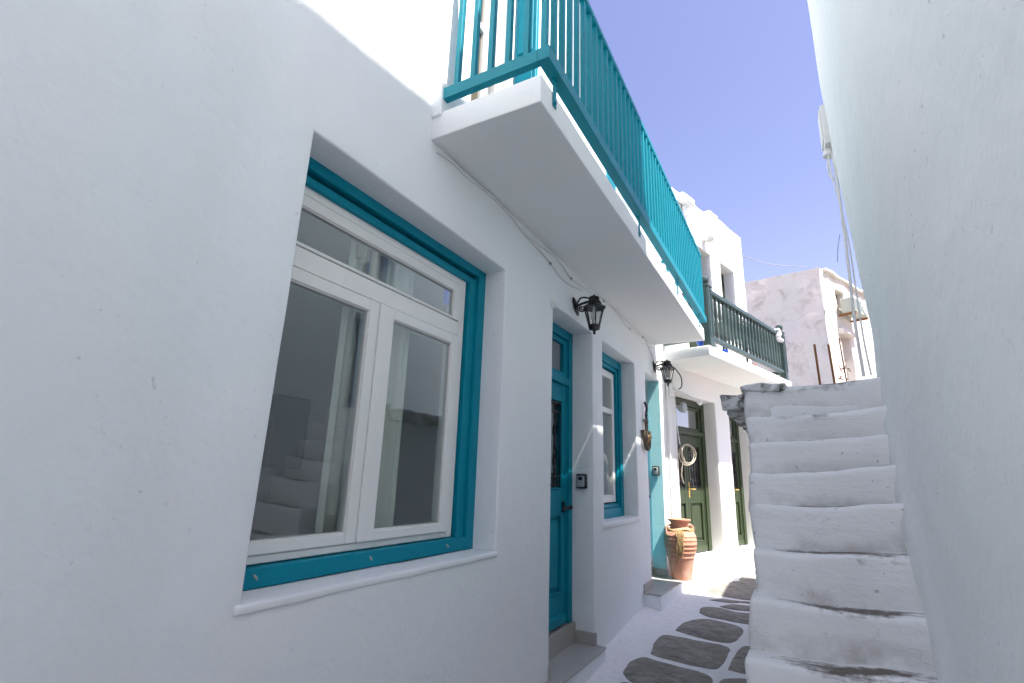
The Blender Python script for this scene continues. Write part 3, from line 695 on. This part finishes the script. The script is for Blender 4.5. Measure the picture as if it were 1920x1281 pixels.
# house set back behind the stairs
C_ = Fr((.88, 0, 0), (0, 1, 0), (-1, 0, 0))
back_house = tag(empty('set_back_house', (1.2, 4.4, 2.3)), 'white house set back behind the top of the stairs, seen mirrored in the window glass', 'house')
OPEN_C = [(4.05, 4.75, 4.0, 5.2, .18), (4.05, 4.75, 2.32, 3.55, .18)]
build('wall', facade(C_, 3.75, 5.85, 0, 7.0, OPEN_C, 4, .12, None, .02, .008), M['plaster_rough'], back_house, smooth=40, recalc=False)
for z0, z1 in ((4.0, 5.2), (2.32, 3.55)):
    bm = BM(); ring(bm, C_, 4.055, 4.745, z0 + .005, z1 - .005, .07, -.22, -.14, .004); fbox(bm, C_, 4.37, 4.43, -.215, -.145, z0 + .07, z1 - .07)
    wn = build('window', bm, M['blue'], back_house)
    for a, b in ((4.12, 4.37), (4.43, 4.68)): bm = BM(); fbox(bm, C_, a, b, -.19, -.185, z0 + .06, z1 - .06); build('pane', bm, M['glass'], wn)
    bm = BM(); fbox(bm, C_, 4.06, 4.74, -.5, -.4, z0, z1); build('curtain', bm, M['room'], wn)

rough = BM(); rough_box(rough, WORLD, 1.0, 2.6, 5.86, 7.3, -.2, 4.3, .04, .2, .02, 2); build('annex_wall', rough, M['plaster_rough'], back_house, smooth=50)
# ================================================================== STAIRCASE
stairs = tag(empty('staircase', (.08, 2.3, .13)), 'steep worn whitewashed outdoor stairs against the right wall', 'stairs')
PXL = [(1394, 727), (1399, 780), (1401, 830), (1400, 886), (1409, 946), (1409, 1031), (1401, 1117), (1399, 1236)]
PXR = [(1640, 706), (1661, 760), (1677, 812), (1697, 870), (1705, 940), (1732, 1043), (1755, 1160), (1785, 1285)]
Ys = [3.5 - .135 * i for i in range(8)] + [2.40, 2.24, 2.08, 1.92]
NOS = []
for i, Y in enumerate(Ys):
    if i < 8:
        a = ony(*PXL[i], Y); b = ony(*PXR[i], Y); NOS.append((a.x, a.z, b.x, b.z))
    else:
        l = NOS[7]; d = (l[1] - .17) / 4.6 * (i - 7); NOS.append((-.27, l[1] - d, .42, l[3] - d))
for i, Y in enumerate(Ys):
    xl, zl, xrr, zr = NOS[i]; zlo = (NOS[i + 1][1] if i + 1 < len(Ys) else 0) - .06
    bm = BM(); yb = 3.62 if i == 0 else Ys[i - 1] + .1
    rough_box(bm, WORLD, xl, .56, Y, yb, min(zlo, zl - .2), zl, .026, .045, .010, 5.0, i * 3.1)
    for v in bm.verts:                                       # the nosing is not quite level and sags in the middle
        u = (v.co.x - xl) / (.44 - xl); wgt = max(0, min(1, (v.co.z - (zl - .19)) / .12))
        v.co.z += wgt * ((zr - zl) * u - .012 * math.sin(math.pi * max(0, min(1, u))) * (1 + .6 * math.sin(i * 2.3)))
        v.co.y += .016 * math.sin(u * 2.6 + i) * (1 if v.co.y < Y + .06 else .3) + .02 * max(0, u - .85) * -3 * (v.co.y < Y + .05) * .5
        if v.co.x < xl + .05: v.co.x += .006 * math.sin(v.co.z * 17 + i)
    st = build('step', bm, M['step'], stairs, smooth=60, origin=((xl + xrr) / 2, Y, zl))
# body of the stair and the landing behind it
bm = BM(); rough_box(bm, WORLD, -.235, .60, 2.45, 3.6, -.2, .75, .03, .12, .012, 3); build('base', bm, M['step'], stairs, smooth=60)
bm = BM(); rough_box(bm, WORLD, -.235, .60, 2.86, 3.6, .7, 1.15, .03, .12, .012, 3); build('base', bm, M['step'], stairs, smooth=60)
bm = BM(); rough_box(bm, WORLD, -.262, 1.6, 3.52, 6.3, -.2, 2.2, .04, .14, .02, 2.5); build('landing', bm, M['plaster_rough'], stairs, smooth=60)
bm = BM(); rough_box(bm, WORLD, -.42, -.20, 3.60, 5.6, 2.17, 2.275, .012, .04, .030, 7); build('landing_edge_slab', bm, M['lichen'], stairs, smooth=60)
bm = BM(); rough_box(bm, WORLD, -.22, 1.5, 3.6, 6.28, 2.15, 2.27, .02, .14, .012, 3); build('landing_floor', bm, M['plaster_rough'], stairs, smooth=60)
# broken stone arris on the top step
bm = BM(); rough_box(bm, WORLD, -.287, -.04, 3.480, 3.62, 2.262, 2.313, .006, .02, .020, 15); build('broken_edge_stone', bm, M['lichen'], stairs, smooth=60)

# ================================================================== WEATHERED HOUSE BEYOND
wc = ony(1535, 503, 17.0); wc.z = 0; WH = 8.16
d1 = Vector((-.96, .28, 0)).normalized(); n1 = Vector((-.28, -.96, 0)).normalized(); d2 = Vector((.4, .916, 0)); n2 = Vector((.916, -.4, 0))
weath = tag(empty('weathered_house', wc), 'old house with cracked peeling limewash rising behind the stairs', 'house')
WA = Fr(wc, d1, n1); WB = Fr(wc, d2, n2)
fb = facade(WA, 0, 7, 0, WH, [], 5, .2, None, .0, .05, ends=(False, True))
pL = onp(1397, 529, wc, n1); kk = (pL.z - WH) / (pL - wc).dot(d1)       # the roof line climbs a little to the left
for v in fb.verts: v.co.z += max(0, v.co.z / WH) * max(0, (v.co - wc).dot(d1)) * kk
build('wall', fb, M['weathered'], weath, smooth=50, recalc=False)
def F2(x, y): p = onp(x, y, wc, n2); return (p - wc).dot(d2), p.z
OB = [(1.05, 1.72, 7.12, 7.74, .3), (.98, 1.78, 4.2, 6.28, .3)]
build('wall', facade(WB, 0, 6, 0, WH, OB, 5, .2, None, .03, .05, ends=(False, True)), M['weathered2'], weath, smooth=50, recalc=False)
bm = BM(); rough_box(bm, WB, .25, 6, -.4, .10, WH - .06, WH + .04, .03, .2, .04, 2); build('eaves', bm, M['weathered2'], weath, smooth=50)
bm = BM(); ring(bm, WB, 1.06, 1.71, 7.13, 7.73, .09, -.28, -.2, .01); fbox(bm, WB, 1.36, 1.42, -.27, -.21, 7.2, 7.66); wn = build('window', bm, M['wood'], weath)
bm = BM(); fbox(bm, WB, 1.14, 1.63, -.25, -.24, 7.2, 7.66); build('pane', bm, M['glass'], wn)
bm = BM(); fbox(bm, WB, .98, 1.78, -.3, -.24, 4.2, 6.28); build('bricked_up_door', bm, M['weathered2'], weath)
bm = BM(); rough_box(bm, WB, .9, 1.86, -.05, .16, 6.25, 6.40, .03, .1, .03, 3); build('door_hood', bm, M['weathered2'], weath, smooth=50)

# ================================================================== THINGS ON THE WALLS
def lantern(s, z, label):
    t = tag(empty('wall_lantern', T(s, 0, z)), label, 'lantern', 'black lanterns on the teal-trimmed house'); I = M['iron']
    bm = BM(); lathe(bm, T(s, .002, z), [(.038, 0), (.040, .008), (.028, .016), (.014, .022)], 20, (1, 0, 0), 0, 2.35)
    # lathe about the x axis: second radius runs up the wall
    build('backplate', bm, I, t, smooth=40)
    bm = BM(); zc = z + .035
    tube(bm, spline([T(s, .015, zc - .03), T(s, .06, zc - .018), T(s, .11, zc - .008), T(s, .155, zc)]), .011, 8)
    tube(bm, spline([T(s, .02, zc - .01), T(s, .05, zc + .035), T(s, .10, zc + .035), T(s, .15, zc + .01)]), .008, 8)
    pts = [T(s, .068 + (.010 + .022 * (1 - x / 14)) * math.cos(x * .62 + 2.2), zc - .062 + (.010 + .024 * (1 - x / 14)) * math.sin(x * .62 + 2.2)) for x in range(15)]
    tube(bm, pts, .007, 7); build('arm', bm, I, t, smooth=40)
    c = T(s, .175, 0); z0 = zc + .03
    bm = BM(); lathe(bm, c, [(.010, z0 + .018), (.012, z0 + .002), (.042, z0 - .002), (.048, z0 - .012), (.044, z0 - .030), (.05, z0 - .036)], 18); lathe(bm, c, [(.048, z0 - .034), (.066, z0 - .062), (.070, z0 - .075), (.105, z0 - .098), (.105, z0 - .106), (.085, z0 - .104), (.06, z0 - .075)], 6); build('cap', bm, I, t, smooth=25)
    bm = BM(); zt, zb = z0 - .100, z0 - .262
    for k in range(6):
        a = k * math.pi / 3; u = Vector((math.cos(a), math.sin(a), 0))
        tube(bm, [c + u * .087 + Vector((0, 0, zt)), c + u * .046 + Vector((0, 0, zb))], .0062, 6)
    lathe(bm, c, [(.02, zb + .012), (.05, zb + .008), (.052, zb - .006), (.046, zb - .02), (.048, zb - .028), (.03, zb - .036)], 18); build('cage', bm, I, t, smooth=35)
    for k in range(6):
        a = k * math.pi / 3; b = a + math.pi / 3; u = Vector((math.cos(a), math.sin(a), 0)); w_ = Vector((math.cos(b), math.sin(b), 0)); bm = BM()
        q = [c + u * .085 + Vector((0, 0, zt)), c + w_ * .085 + Vector((0, 0, zt)), c + w_ * .044 + Vector((0, 0, zb)), c + u * .044 + Vector((0, 0, zb))]
        vs0 = [bm.verts.new(p) for p in q]; vs1 = [bm.verts.new(p * 1 - (u + w_) * .0012) for p in q]
        bm.faces.new(vs0); bm.faces.new(vs1)
        for e in range(4): bm.faces.new((vs0[e], vs0[(e + 1) % 4], vs1[(e + 1) % 4], vs1[e]))
        build('pane', bm, M['glass_thin'], t)
    bm = BM(); lathe(bm, c, [(.012, zb - .034), (.014, zb - .05), (.011, zb - .056), (.013, zb - .068), (.006, zb - .074)], 12); build('finial', bm, I, t, smooth=40)
    bm = BM(); lathe(bm, c, [(.012, zt + .01), (.014, zt - .03), (.026, zt - .06), (.03, zt - .085), (.02, zt - .105), (.004, zt - .112)], 14); build('bulb', bm, M['white_plastic'], t, smooth=60)
lantern(3.93, 3.152, 'larger nearer black wall lantern above the first teal door')
lantern(6.708, 3.175, 'smaller farther black wall lantern beside the teal-lit recess')
def lockbox(s, o, z, label, facing):
    # facing: direction out of the wall the box is screwed to
    F = Fr(T(s, o, z), T.n, -T.s)
    t = tag(empty('key_lockbox', T(s, o, z)), label, 'lockbox', 'key lockboxes beside the doors')
    bm = BM(); fbox(bm, F, -.048, .048, .0, .045, -.062, .062, .012, 2); build('case', bm, M['black_plastic'], t, smooth=40)
    bm = BM(); fbox(bm, F, -.036, .036, .0455, .056, -.052, .046, .006, 2); build('cover', bm, M['grey_plastic'], t, smooth=40)
    bm = BM(); fbox(bm, F, -.018, .018, .0565, .06, .008, .036, .004); build('dial_window', bm, M['black_plastic'], t)
p = onx(1088, 900, -1.70); lockbox(4.356, -.10, p.z - .01, 'dark key lockbox on the cheek beside the first teal door', 0)
lockbox(6.97, -.085, 1.83, 'dark key lockbox on the pale teal-lit recess', 0)

# anchor ornament
def anchor():
    t = tag(empty('anchor_ornament', T(6.08, .02, 2.04)), 'driftwood anchor ornament with rope hanging on the white wall', 'ornament'); s = 6.08
    bm = BM(); tube(bm, [T(s, .03, 2.08), T(s, .035, 2.40)], .018, 8); tube(bm, [T(s, .036, 2.40 + .0), T(s, .036, 2.43)], .014, 8); build('shank', bm, M['wood'], t)
    bm = BM(); tube(bm, spline([T(s - .13, .03, 2.27), T(s - .105, .035, 2.16), T(s - .05, .04, 2.085), T(s, .04, 2.06), T(s + .05, .04, 2.085), T(s + .105, .035, 2.16), T(s + .13, .03, 2.27)]), .026, 8); build('arms', bm, M['wood'], t)
    bm = BM(); tube(bm, [T(s - .075, .03, 2.385), T(s + .075, .03, 2.385)], .014, 8); build('stock', bm, M['wood'], t)
    bm = BM(); tube(bm, [T(s + .03 * math.cos(x * .63), .035, 2.455 + .03 * math.sin(x * .63)) for x in range(11)], .009, 6); tube(bm, spline([T(s, .035, 2.48), T(s + .015, .04, 2.53), T(s - .012, .04, 2.57), T(s, .02, 2.61)]), .014, 7); build('hanger', bm, M['iron'], t)
    bm = BM()
    for k in range(3): tube(bm, [T(s + .02 + .03 * math.cos(x * .7) + k * .012, .055 + .02 * math.sin(x * .7), 2.16 + .018 * k + .02 * math.sin(x * .7 + k)) for x in range(10)], .010, 6)
    build('rope_knot', bm, M['rope'], t)
anchor()

# terracotta jar
def jar():
    c = Vector((-1.415, 6.93, .551)); t = tag(empty('clay_jar', c), 'tall terracotta jar standing by the teal-lit recess', 'jar')
    bm = BM(); pr = [(.085, 0), (.115, .002), (.118, .02), (.135, .12), (.155, .25)]
    def bead(r, h): return [(r, h - .012), (r + .004, h - .006), (r + .004, h + .002), (r + .001, h + .008)]
    for r, h in ((.163, .28), (.178, .34), (.188, .39), (.195, .44), (.196, .49), (.190, .535)): pr += bead(r, h)
    pr += [(.172, .58), (.140, .615), (.105, .64), (.100, .66), (.105, .69), (.125, .715), (.138, .725), (.140, .74), (.125, .745), (.10, .70), (.09, .66)]
    lathe(bm, c, [(r, h * .94) for r, h in pr], 36); build('body', bm, M['terracotta'], t, smooth=35)
    for a in (3.9, .76):
        u = Vector((math.cos(a), math.sin(a), 0)); bm = BM()
        tube(bm, spline([c + u * .10 + Vector((0, 0, .615)), c + u * .155 + Vector((0, 0, .625)), c + u * .19 + Vector((0, 0, .59)), c + u * .187 + Vector((0, 0, .52))]), .016, 8); build('handle', bm, M['terracotta'], t, smooth=50)
    r = tag(empty('rope_garland', c + Vector((.05, -.15, .3))), 'frayed straw coloured rope tied round the terracotta jar', 'rope')
    bm = BM(); tube(bm, [c + Vector((.152 * math.cos(x * .21), .152 * math.sin(x * .21), .572 + .012 * math.sin(x * .8))) for x in range(31)], .013, 6); build('loop', bm, M['rope'], r, smooth=50)
    u = (Vector((CAM.x, CAM.y, 0)) - Vector((c.x, c.y, 0))).normalized(); sd = Vector((-u.y, u.x, 0))
    bm = BM()
    for k in range(9):
        x = random.uniform(-.028, .028); zb = random.uniform(.20, .36); ww = random.uniform(.01, .02)
        def rad(h): return float(np.interp(h, [0, .12, .25, .34, .44, .535, .58, .62], [.12, .135, .155, .178, .195, .19, .172, .14])) + .018
        hs = [.575, .53, .47, .41, .35, .29, zb]
        tube(bm, spline([c + u * rad(h) + sd * (x + ww * math.sin(k + h * 26)) + Vector((0, 0, h)) for h in hs if h >= zb]), .008, 5)
    build('tassel', bm, M['rope'], r, smooth=50)
jar()

# hose coil on the green house
bm = BM(); q = []
for x in range(70):
    a = x * .3123 + 1.2; k = x / 70
    q.append(G(.56 + (.20 + .02 * math.sin(k * 9)) * math.cos(a), .035 + .05 * k, 2.08 + (.135 + .012 * math.sin(k * 13)) * math.sin(a) - .012 * math.sin(a * .5)))
q += [G(.40, .06, 1.95), G(.37, .05, 1.8), G(.42, .05, 1.68)]
tube(bm, spline(q, 2), .0075, 7)
tag(build('hose_coil', bm, M['hose'], smooth=60), 'beige hose coiled on a hook beside the green double door', 'hose')
# drop pipe and wires at the seam of the two houses
bm = BM(); tube(bm, [G(.12, .02, .72), G(.125, .022, 2.1), G(.13, .022, 3.32)], .014, 8); tag(build('conduit', bm, M['cable'], smooth=60), 'thin white conduit down the wall left of the green double door', 'pipe')
bm = BM(); tube(bm, spline([G(.22, .03, 3.33), G(.27, .045, 3.0), G(.33, .03, 2.7), G(.36, .03, 2.4), G(.40, .035, 2.2)]), .008, 6); tag(build('loose_wire', bm, M['cable'], smooth=60), 'loose pale wire dropping from the green balcony to the hose', 'wire')
bm = BM(); tube(bm, spline([G(.30, .06, 3.28), G(.40, .10, 3.16), G(.42, .09, 3.02), G(.30, .06, 2.95)]), .009, 6); tag(build('black_cable_loop', bm, M['black_plastic'], smooth=60), 'black cable loop behind the farther lantern', 'cable')
# floodlight on an arm over the double door
t = tag(empty('arm_lamp', G(.22, 0, 2.95)), 'white arm lamp projecting over the green double door', 'lamp')
bm = BM(); fbox(bm, G, .15, .30, 0.003, .05, 2.86, 3.04, .01); build('wall_box', bm, M['white_plastic'], t)
bm = BM(); tube(bm, [G(.25, .05, 2.98), G(.55, .28, 2.80)], .022, 8); build('arm', bm, M['white_plastic'], t, smooth=50)
bm = BM(); lathe(bm, G(.55, .28, 2.80), [(.03, -.02), (.035, .0), (.03, .04), (.01, .06)], 14, (.3, .9, -.4)); build('head', bm, M['white_plastic'], t, smooth=50)
t = tag(empty('round_lamp', G(.50, 0, 2.74)), 'small grey round lamp in front of the double door transom', 'lamp')
bm = BM(); lathe(bm, G(.50, .02, 2.73), [(.03, -.04), (.065, 0), (.075, .05), (.066, .07), (.02, .08)], 18, gn); build('bowl', bm, M['grey_plastic'], t, smooth=50)
bm = BM(); tube(bm, [G(.50, -.10, 2.78), G(.50, .02, 2.74)], .014, 8); build('stem', bm, M['white_plastic'], t)
# globe lamps
def globe(F, s, z, r, label):
    t = tag(empty('globe_lamp', F(s, 0, z)), label, 'lamp', 'white globe lamps on the green-doored house')
    bm = BM(); lathe(bm, F(s, .002, z), [(r * .75, 0), (r * .8, .02), (r * .6, .035)], 18, tuple(F.n)); build('base', bm, M['white_plastic'], t, smooth=40)
    bm = BM(); lathe(bm, F(s, .03, z), [(r * .6, 0), (r, r * .5), (r * 1.05, r), (r * .8, r * 1.6), (r * .3, r * 1.9), (.004, r * 1.95)], 18, tuple(F.n)); build('globe', bm, M['white_plastic'], t, smooth=60)
globe(G, 2.05, 2.91, .062, 'white globe lamp above the pillar between the green doors')
globe(G, 1.72, 5.85, .085, 'white globe lamp high above the upper green balcony door')
# pipe, spout on the upper facade
bm = BM(); tube(bm, [G(1.45, .04, 6.28), G(1.45, .04, 5.98), G(1.42, .04, 5.90), G(1.27, .04, 5.80), G(1.27, .04, 4.4)], .016, 8); tag(build('downpipe', bm, M['cable'], smooth=50), 'thin white pipe kinking down the upper green-doored house', 'pipe')
bm = BM(); fbox(bm, G, .80, 1.12, .012, .16, 6.17, 6.30, .02); fbox(bm, G, .93, .99, .015, .08, 5.98, 6.168, .01); tag(build('roof_spout', bm, M['plaster_pale']), 'white plaster rain spout under the parapet', 'spout')

# cables on the teal-trimmed house
C1 = [(820, 285), (850, 305), (880, 335), (915, 362), (950, 395), (985, 440), (1032, 492), (1052, 520), (1070, 535), (1092, 545)]
def wall_cable(pxs, name, label, r=.0065, mat='cable'):
    bm = BM(); pts = []
    for k, (x, y) in enumerate(pxs):
        p = onx(x, y, -1.591); p.z = min(p.z, 3.452); pts.append(p)
    tube(bm, spline(pts, 5), r, 6); return tag(build(name, bm, M[mat], smooth=60), label, 'cable')
wall_cable(C1, 'wall_cable', 'white cable sagging along the wall from the balcony corner to the lantern')
wall_cable([(985, 440), (1010, 458), (1045, 485), (1071, 522), (1100, 542), (1132, 548), (1150, 572), (1165, 597), (1180, 617)], 'wall_cable', 'upper white cable clipped under the balcony soffit')
wall_cable([(1180, 617), (1206, 628), (1214, 646), (1222, 663), (1228, 676)], 'wall_cable', 'end of white cable running down to the farther lantern')
cl = None
for i, (x, y) in enumerate(((1032, 494), (1071, 522), (1132, 549), (1181, 617), (1205, 626))):
    p = onx(x, y, -1.588); bm = BM(); fbox(bm, T, p.y - .012, p.y + .012, .006, .02, min(p.z, 3.44) - .01, min(p.z, 3.44) + .01, .003); o_ = build('cable_clip', bm, M['cable_grey'])
    tag(o_, ['first', 'second', 'third', 'fourth', 'fifth'][i] + ' cable clip from the left under the teal balcony', 'clip', 'clips holding the wall cable')
bm = BM(); p = onx(1036, 571, -1.595); lathe(bm, p + Vector((-.003, 0, 0)), [(.03, 0), (.034, .006), (.026, .016), (.01, .018)], 16, (1, 0, 0)); tube(bm, [p + Vector((.016, -.012, .01)), p + Vector((.02, .012, -.008))], .004, 6)
tag(build('bell_button', bm, M['white_plastic'], smooth=40), 'small round white fitting at the top left of the first door recess', 'fitting')

# electric box and pipes on the far corner of the right-hand house
def wp(x, y, Y): p = ony(x, y, Y); return p
t = tag(empty('meter_box', (.36, 3.72, 4.05)), 'pale electric box high on the corner of the right-hand wall', 'electric box')
b0 = ony(1536, 199, 3.70); b1 = ony(1559, 268, 3.70)
bm = BM(); fbox(bm, WORLD, .350, .415, 3.60, 3.78, 3.95, 4.26, .008, 2); build('case', bm, M['white_plastic'], t, smooth=40)
bm = BM(); fbox(bm, WORLD, .342, .350, 3.62, 3.76, 3.99, 4.24, .004); build('lid', bm, M['white_plastic'], t)
bm = BM(); lathe(bm, (.372, 3.68, 3.90), [(.02, .055), (.03, .04), (.038, .0), (.022, -.018), (.004, -.02)], 16); build('socket', bm, M['white_plastic'], t, smooth=50)
def corner_pipe(pxs, Y, r, name, label, mat, cat='pipe'):
    bm = BM(); tube(bm, spline([ony(x, y, Y) for x, y in pxs], 5), r, 7); tag(build(name, bm, M[mat], smooth=60), label, cat)
corner_pipe([(1557, 268), (1566, 318), (1574, 370), (1584, 445), (1592, 510), (1601, 590), (1612, 660), (1620, 706)], 3.66, .009, 'corner_pipe', 'thicker pale pipe running down the corner of the right-hand wall', 'cable')
corner_pipe([(1550, 275), (1560, 330), (1572, 372), (1584, 420), (1594, 470), (1603, 530), (1612, 590), (1622, 650), (1634, 704)], 3.66, .005, 'corner_cable', 'thin cable hanging beside the corner pipe', 'cable', 'cable')
corner_pipe([(1554, 285), (1552, 310), (1556, 330), (1566, 335), (1570, 318), (1562, 296)], 3.68, .006, 'cable_tangle', 'tangle of white cable under the electric box', 'cable', 'cable')
corner_pipe([(1575, 440), (1571, 465), (1570, 492)], 3.72, .0022, 'dangling_wire', 'short dangling wire against the sky by the corner pipe', 'cable_grey', 'wire')
# rusty bars on the landing
for i, (a, b, lab) in enumerate((((1527, 646), (1537, 716), 'leftmost rusty iron bar standing behind the stair top'), ((1553, 646), (1564, 713), 'middle rusty iron bar standing behind the stair top'), ((1573, 634), (1586, 708), 'third rusty iron bar, with dry twigs around its foot'))):
    A = ony(*a, 5.7); B = ony(*b, 5.7); bm = BM(); d_ = (B - A).normalized(); B2 = B + d_ * ((B.z - 2.22) / -d_.z if d_.z else 0)
    tube(bm, [A, B2], .011 if i < 2 else .006, 7); tag(build('rusty_bar', bm, M['rust'], smooth=50), lab, 'iron bar', 'rusty bars on the landing')
bm = BM(); base = ony(1586, 708, 5.68)
for k in range(26):
    a = base + Vector((random.uniform(-.05, .05), random.uniform(-.04, .04), random.uniform(-.3, .10)))
    tube(bm, [a, a + Vector((random.uniform(-.05, .05), random.uniform(-.05, .05), random.uniform(-.03, .06)))], .004, 5)
tag(build('dry_twigs', bm, M['rust']), kind='stuff') and tag(bpy.data.objects['dry_twigs'], 'small clump of dry twigs round the thin rusty bar', 'twigs')
# air conditioner on the weathered house
ACs0, ACs1 = .95, 2.1
t = tag(empty('air_conditioner', WB(1.5, .3, 6.95)), 'greenish air conditioner under the small window of the weathered house', 'air conditioner')
bm = BM(); fbox(bm, WB, ACs0, ACs1, .12, .48, 6.88, 7.34, .02); build('case', bm, M['ac'], t)
bm = BM()
for k in range(9): fbox(bm, WB, ACs0 + .06 + k * .065, ACs0 + .085 + k * .065, .48, .49, 6.93, 7.29)
lathe(bm, WB(1.8, .481, 7.11), [(.19, 0), (.19, .015), (.17, .02), (.02, .02)], 20, tuple(n2)); build('grille', bm, M['grey_plastic'], t)
bm = BM(); fbox(bm, WB, 1.05, 1.1, .005, .48, 6.82, 6.878); fbox(bm, WB, 1.95, 2.0, .005, .48, 6.82, 6.878); build('bracket', bm, M['rust'], t)
# overhead wire
bm = BM(); A = ony(1430, 493, 15); B = ony(1516, 501, 16.8); A2 = G(3.0, -.5, 6.5); tube(bm, spline([A2, A + Vector((0, 0, -.0)), B], 8), .010, 5); tag(build('overhead_wire', bm, M['cable_grey']), 'thin wire strung across the sky to the weathered house', 'wire')
# things on the green balcony
bm = BM()
for k in range(40):
    a = G(2.94 + random.uniform(-.10, .10), .655 + random.uniform(-.05, .06), 4.27 + random.uniform(-.14, .05)); r = random.uniform(.025, .05)
    lathe(bm, a, [(.004, -r), (r * .8, -r * .5), (r, 0), (r * .7, r * .6), (.004, r)], 7)
tag(build('hung_cloth', bm, M['cloth'], smooth=60), 'crumpled pale cloth hung over the green railing by the end post', 'cloth')
t = tag(empty('balcony_table', G(1.5, .3, 3.47)), 'dark table behind the green balcony railing', 'table')
bm = BM(); fbox(bm, G, 1.0, 2.0, .12, .52, 4.02, 4.06, .008); build('top', bm, M['black_plastic'], t)
for s, o in ((1.05, .16), (1.95, .16), (1.05, .48), (1.95, .48)): bm = BM(); tube(bm, [G(s, o, 3.469), G(s, o, 4.02)], .018, 7); build('leg', bm, M['black_plastic'], t)
for i, (s, o, mt_, lab) in enumerate(((.30, .60, 'blueplastic', 'blue plastic bucket on the green balcony near the corner post'), (.95, .60, 'blueplastic', 'blue plastic bucket under the middle of the green railing'), (2.1, .58, 'terracotta', 'clay flower pot near the far end of the green balcony'))):
    bm = BM(); lathe(bm, G(s, o - .1, 3.469), [(.05, 0), (.06, .002), (.075, .11), (.085, .112), (.085, .125), (.07, .125), (.06, .03)], 16); tag(build('bucket' if i < 2 else 'flower_pot', bm, M[mt_], smooth=40), lab, 'bucket' if i < 2 else 'pot')
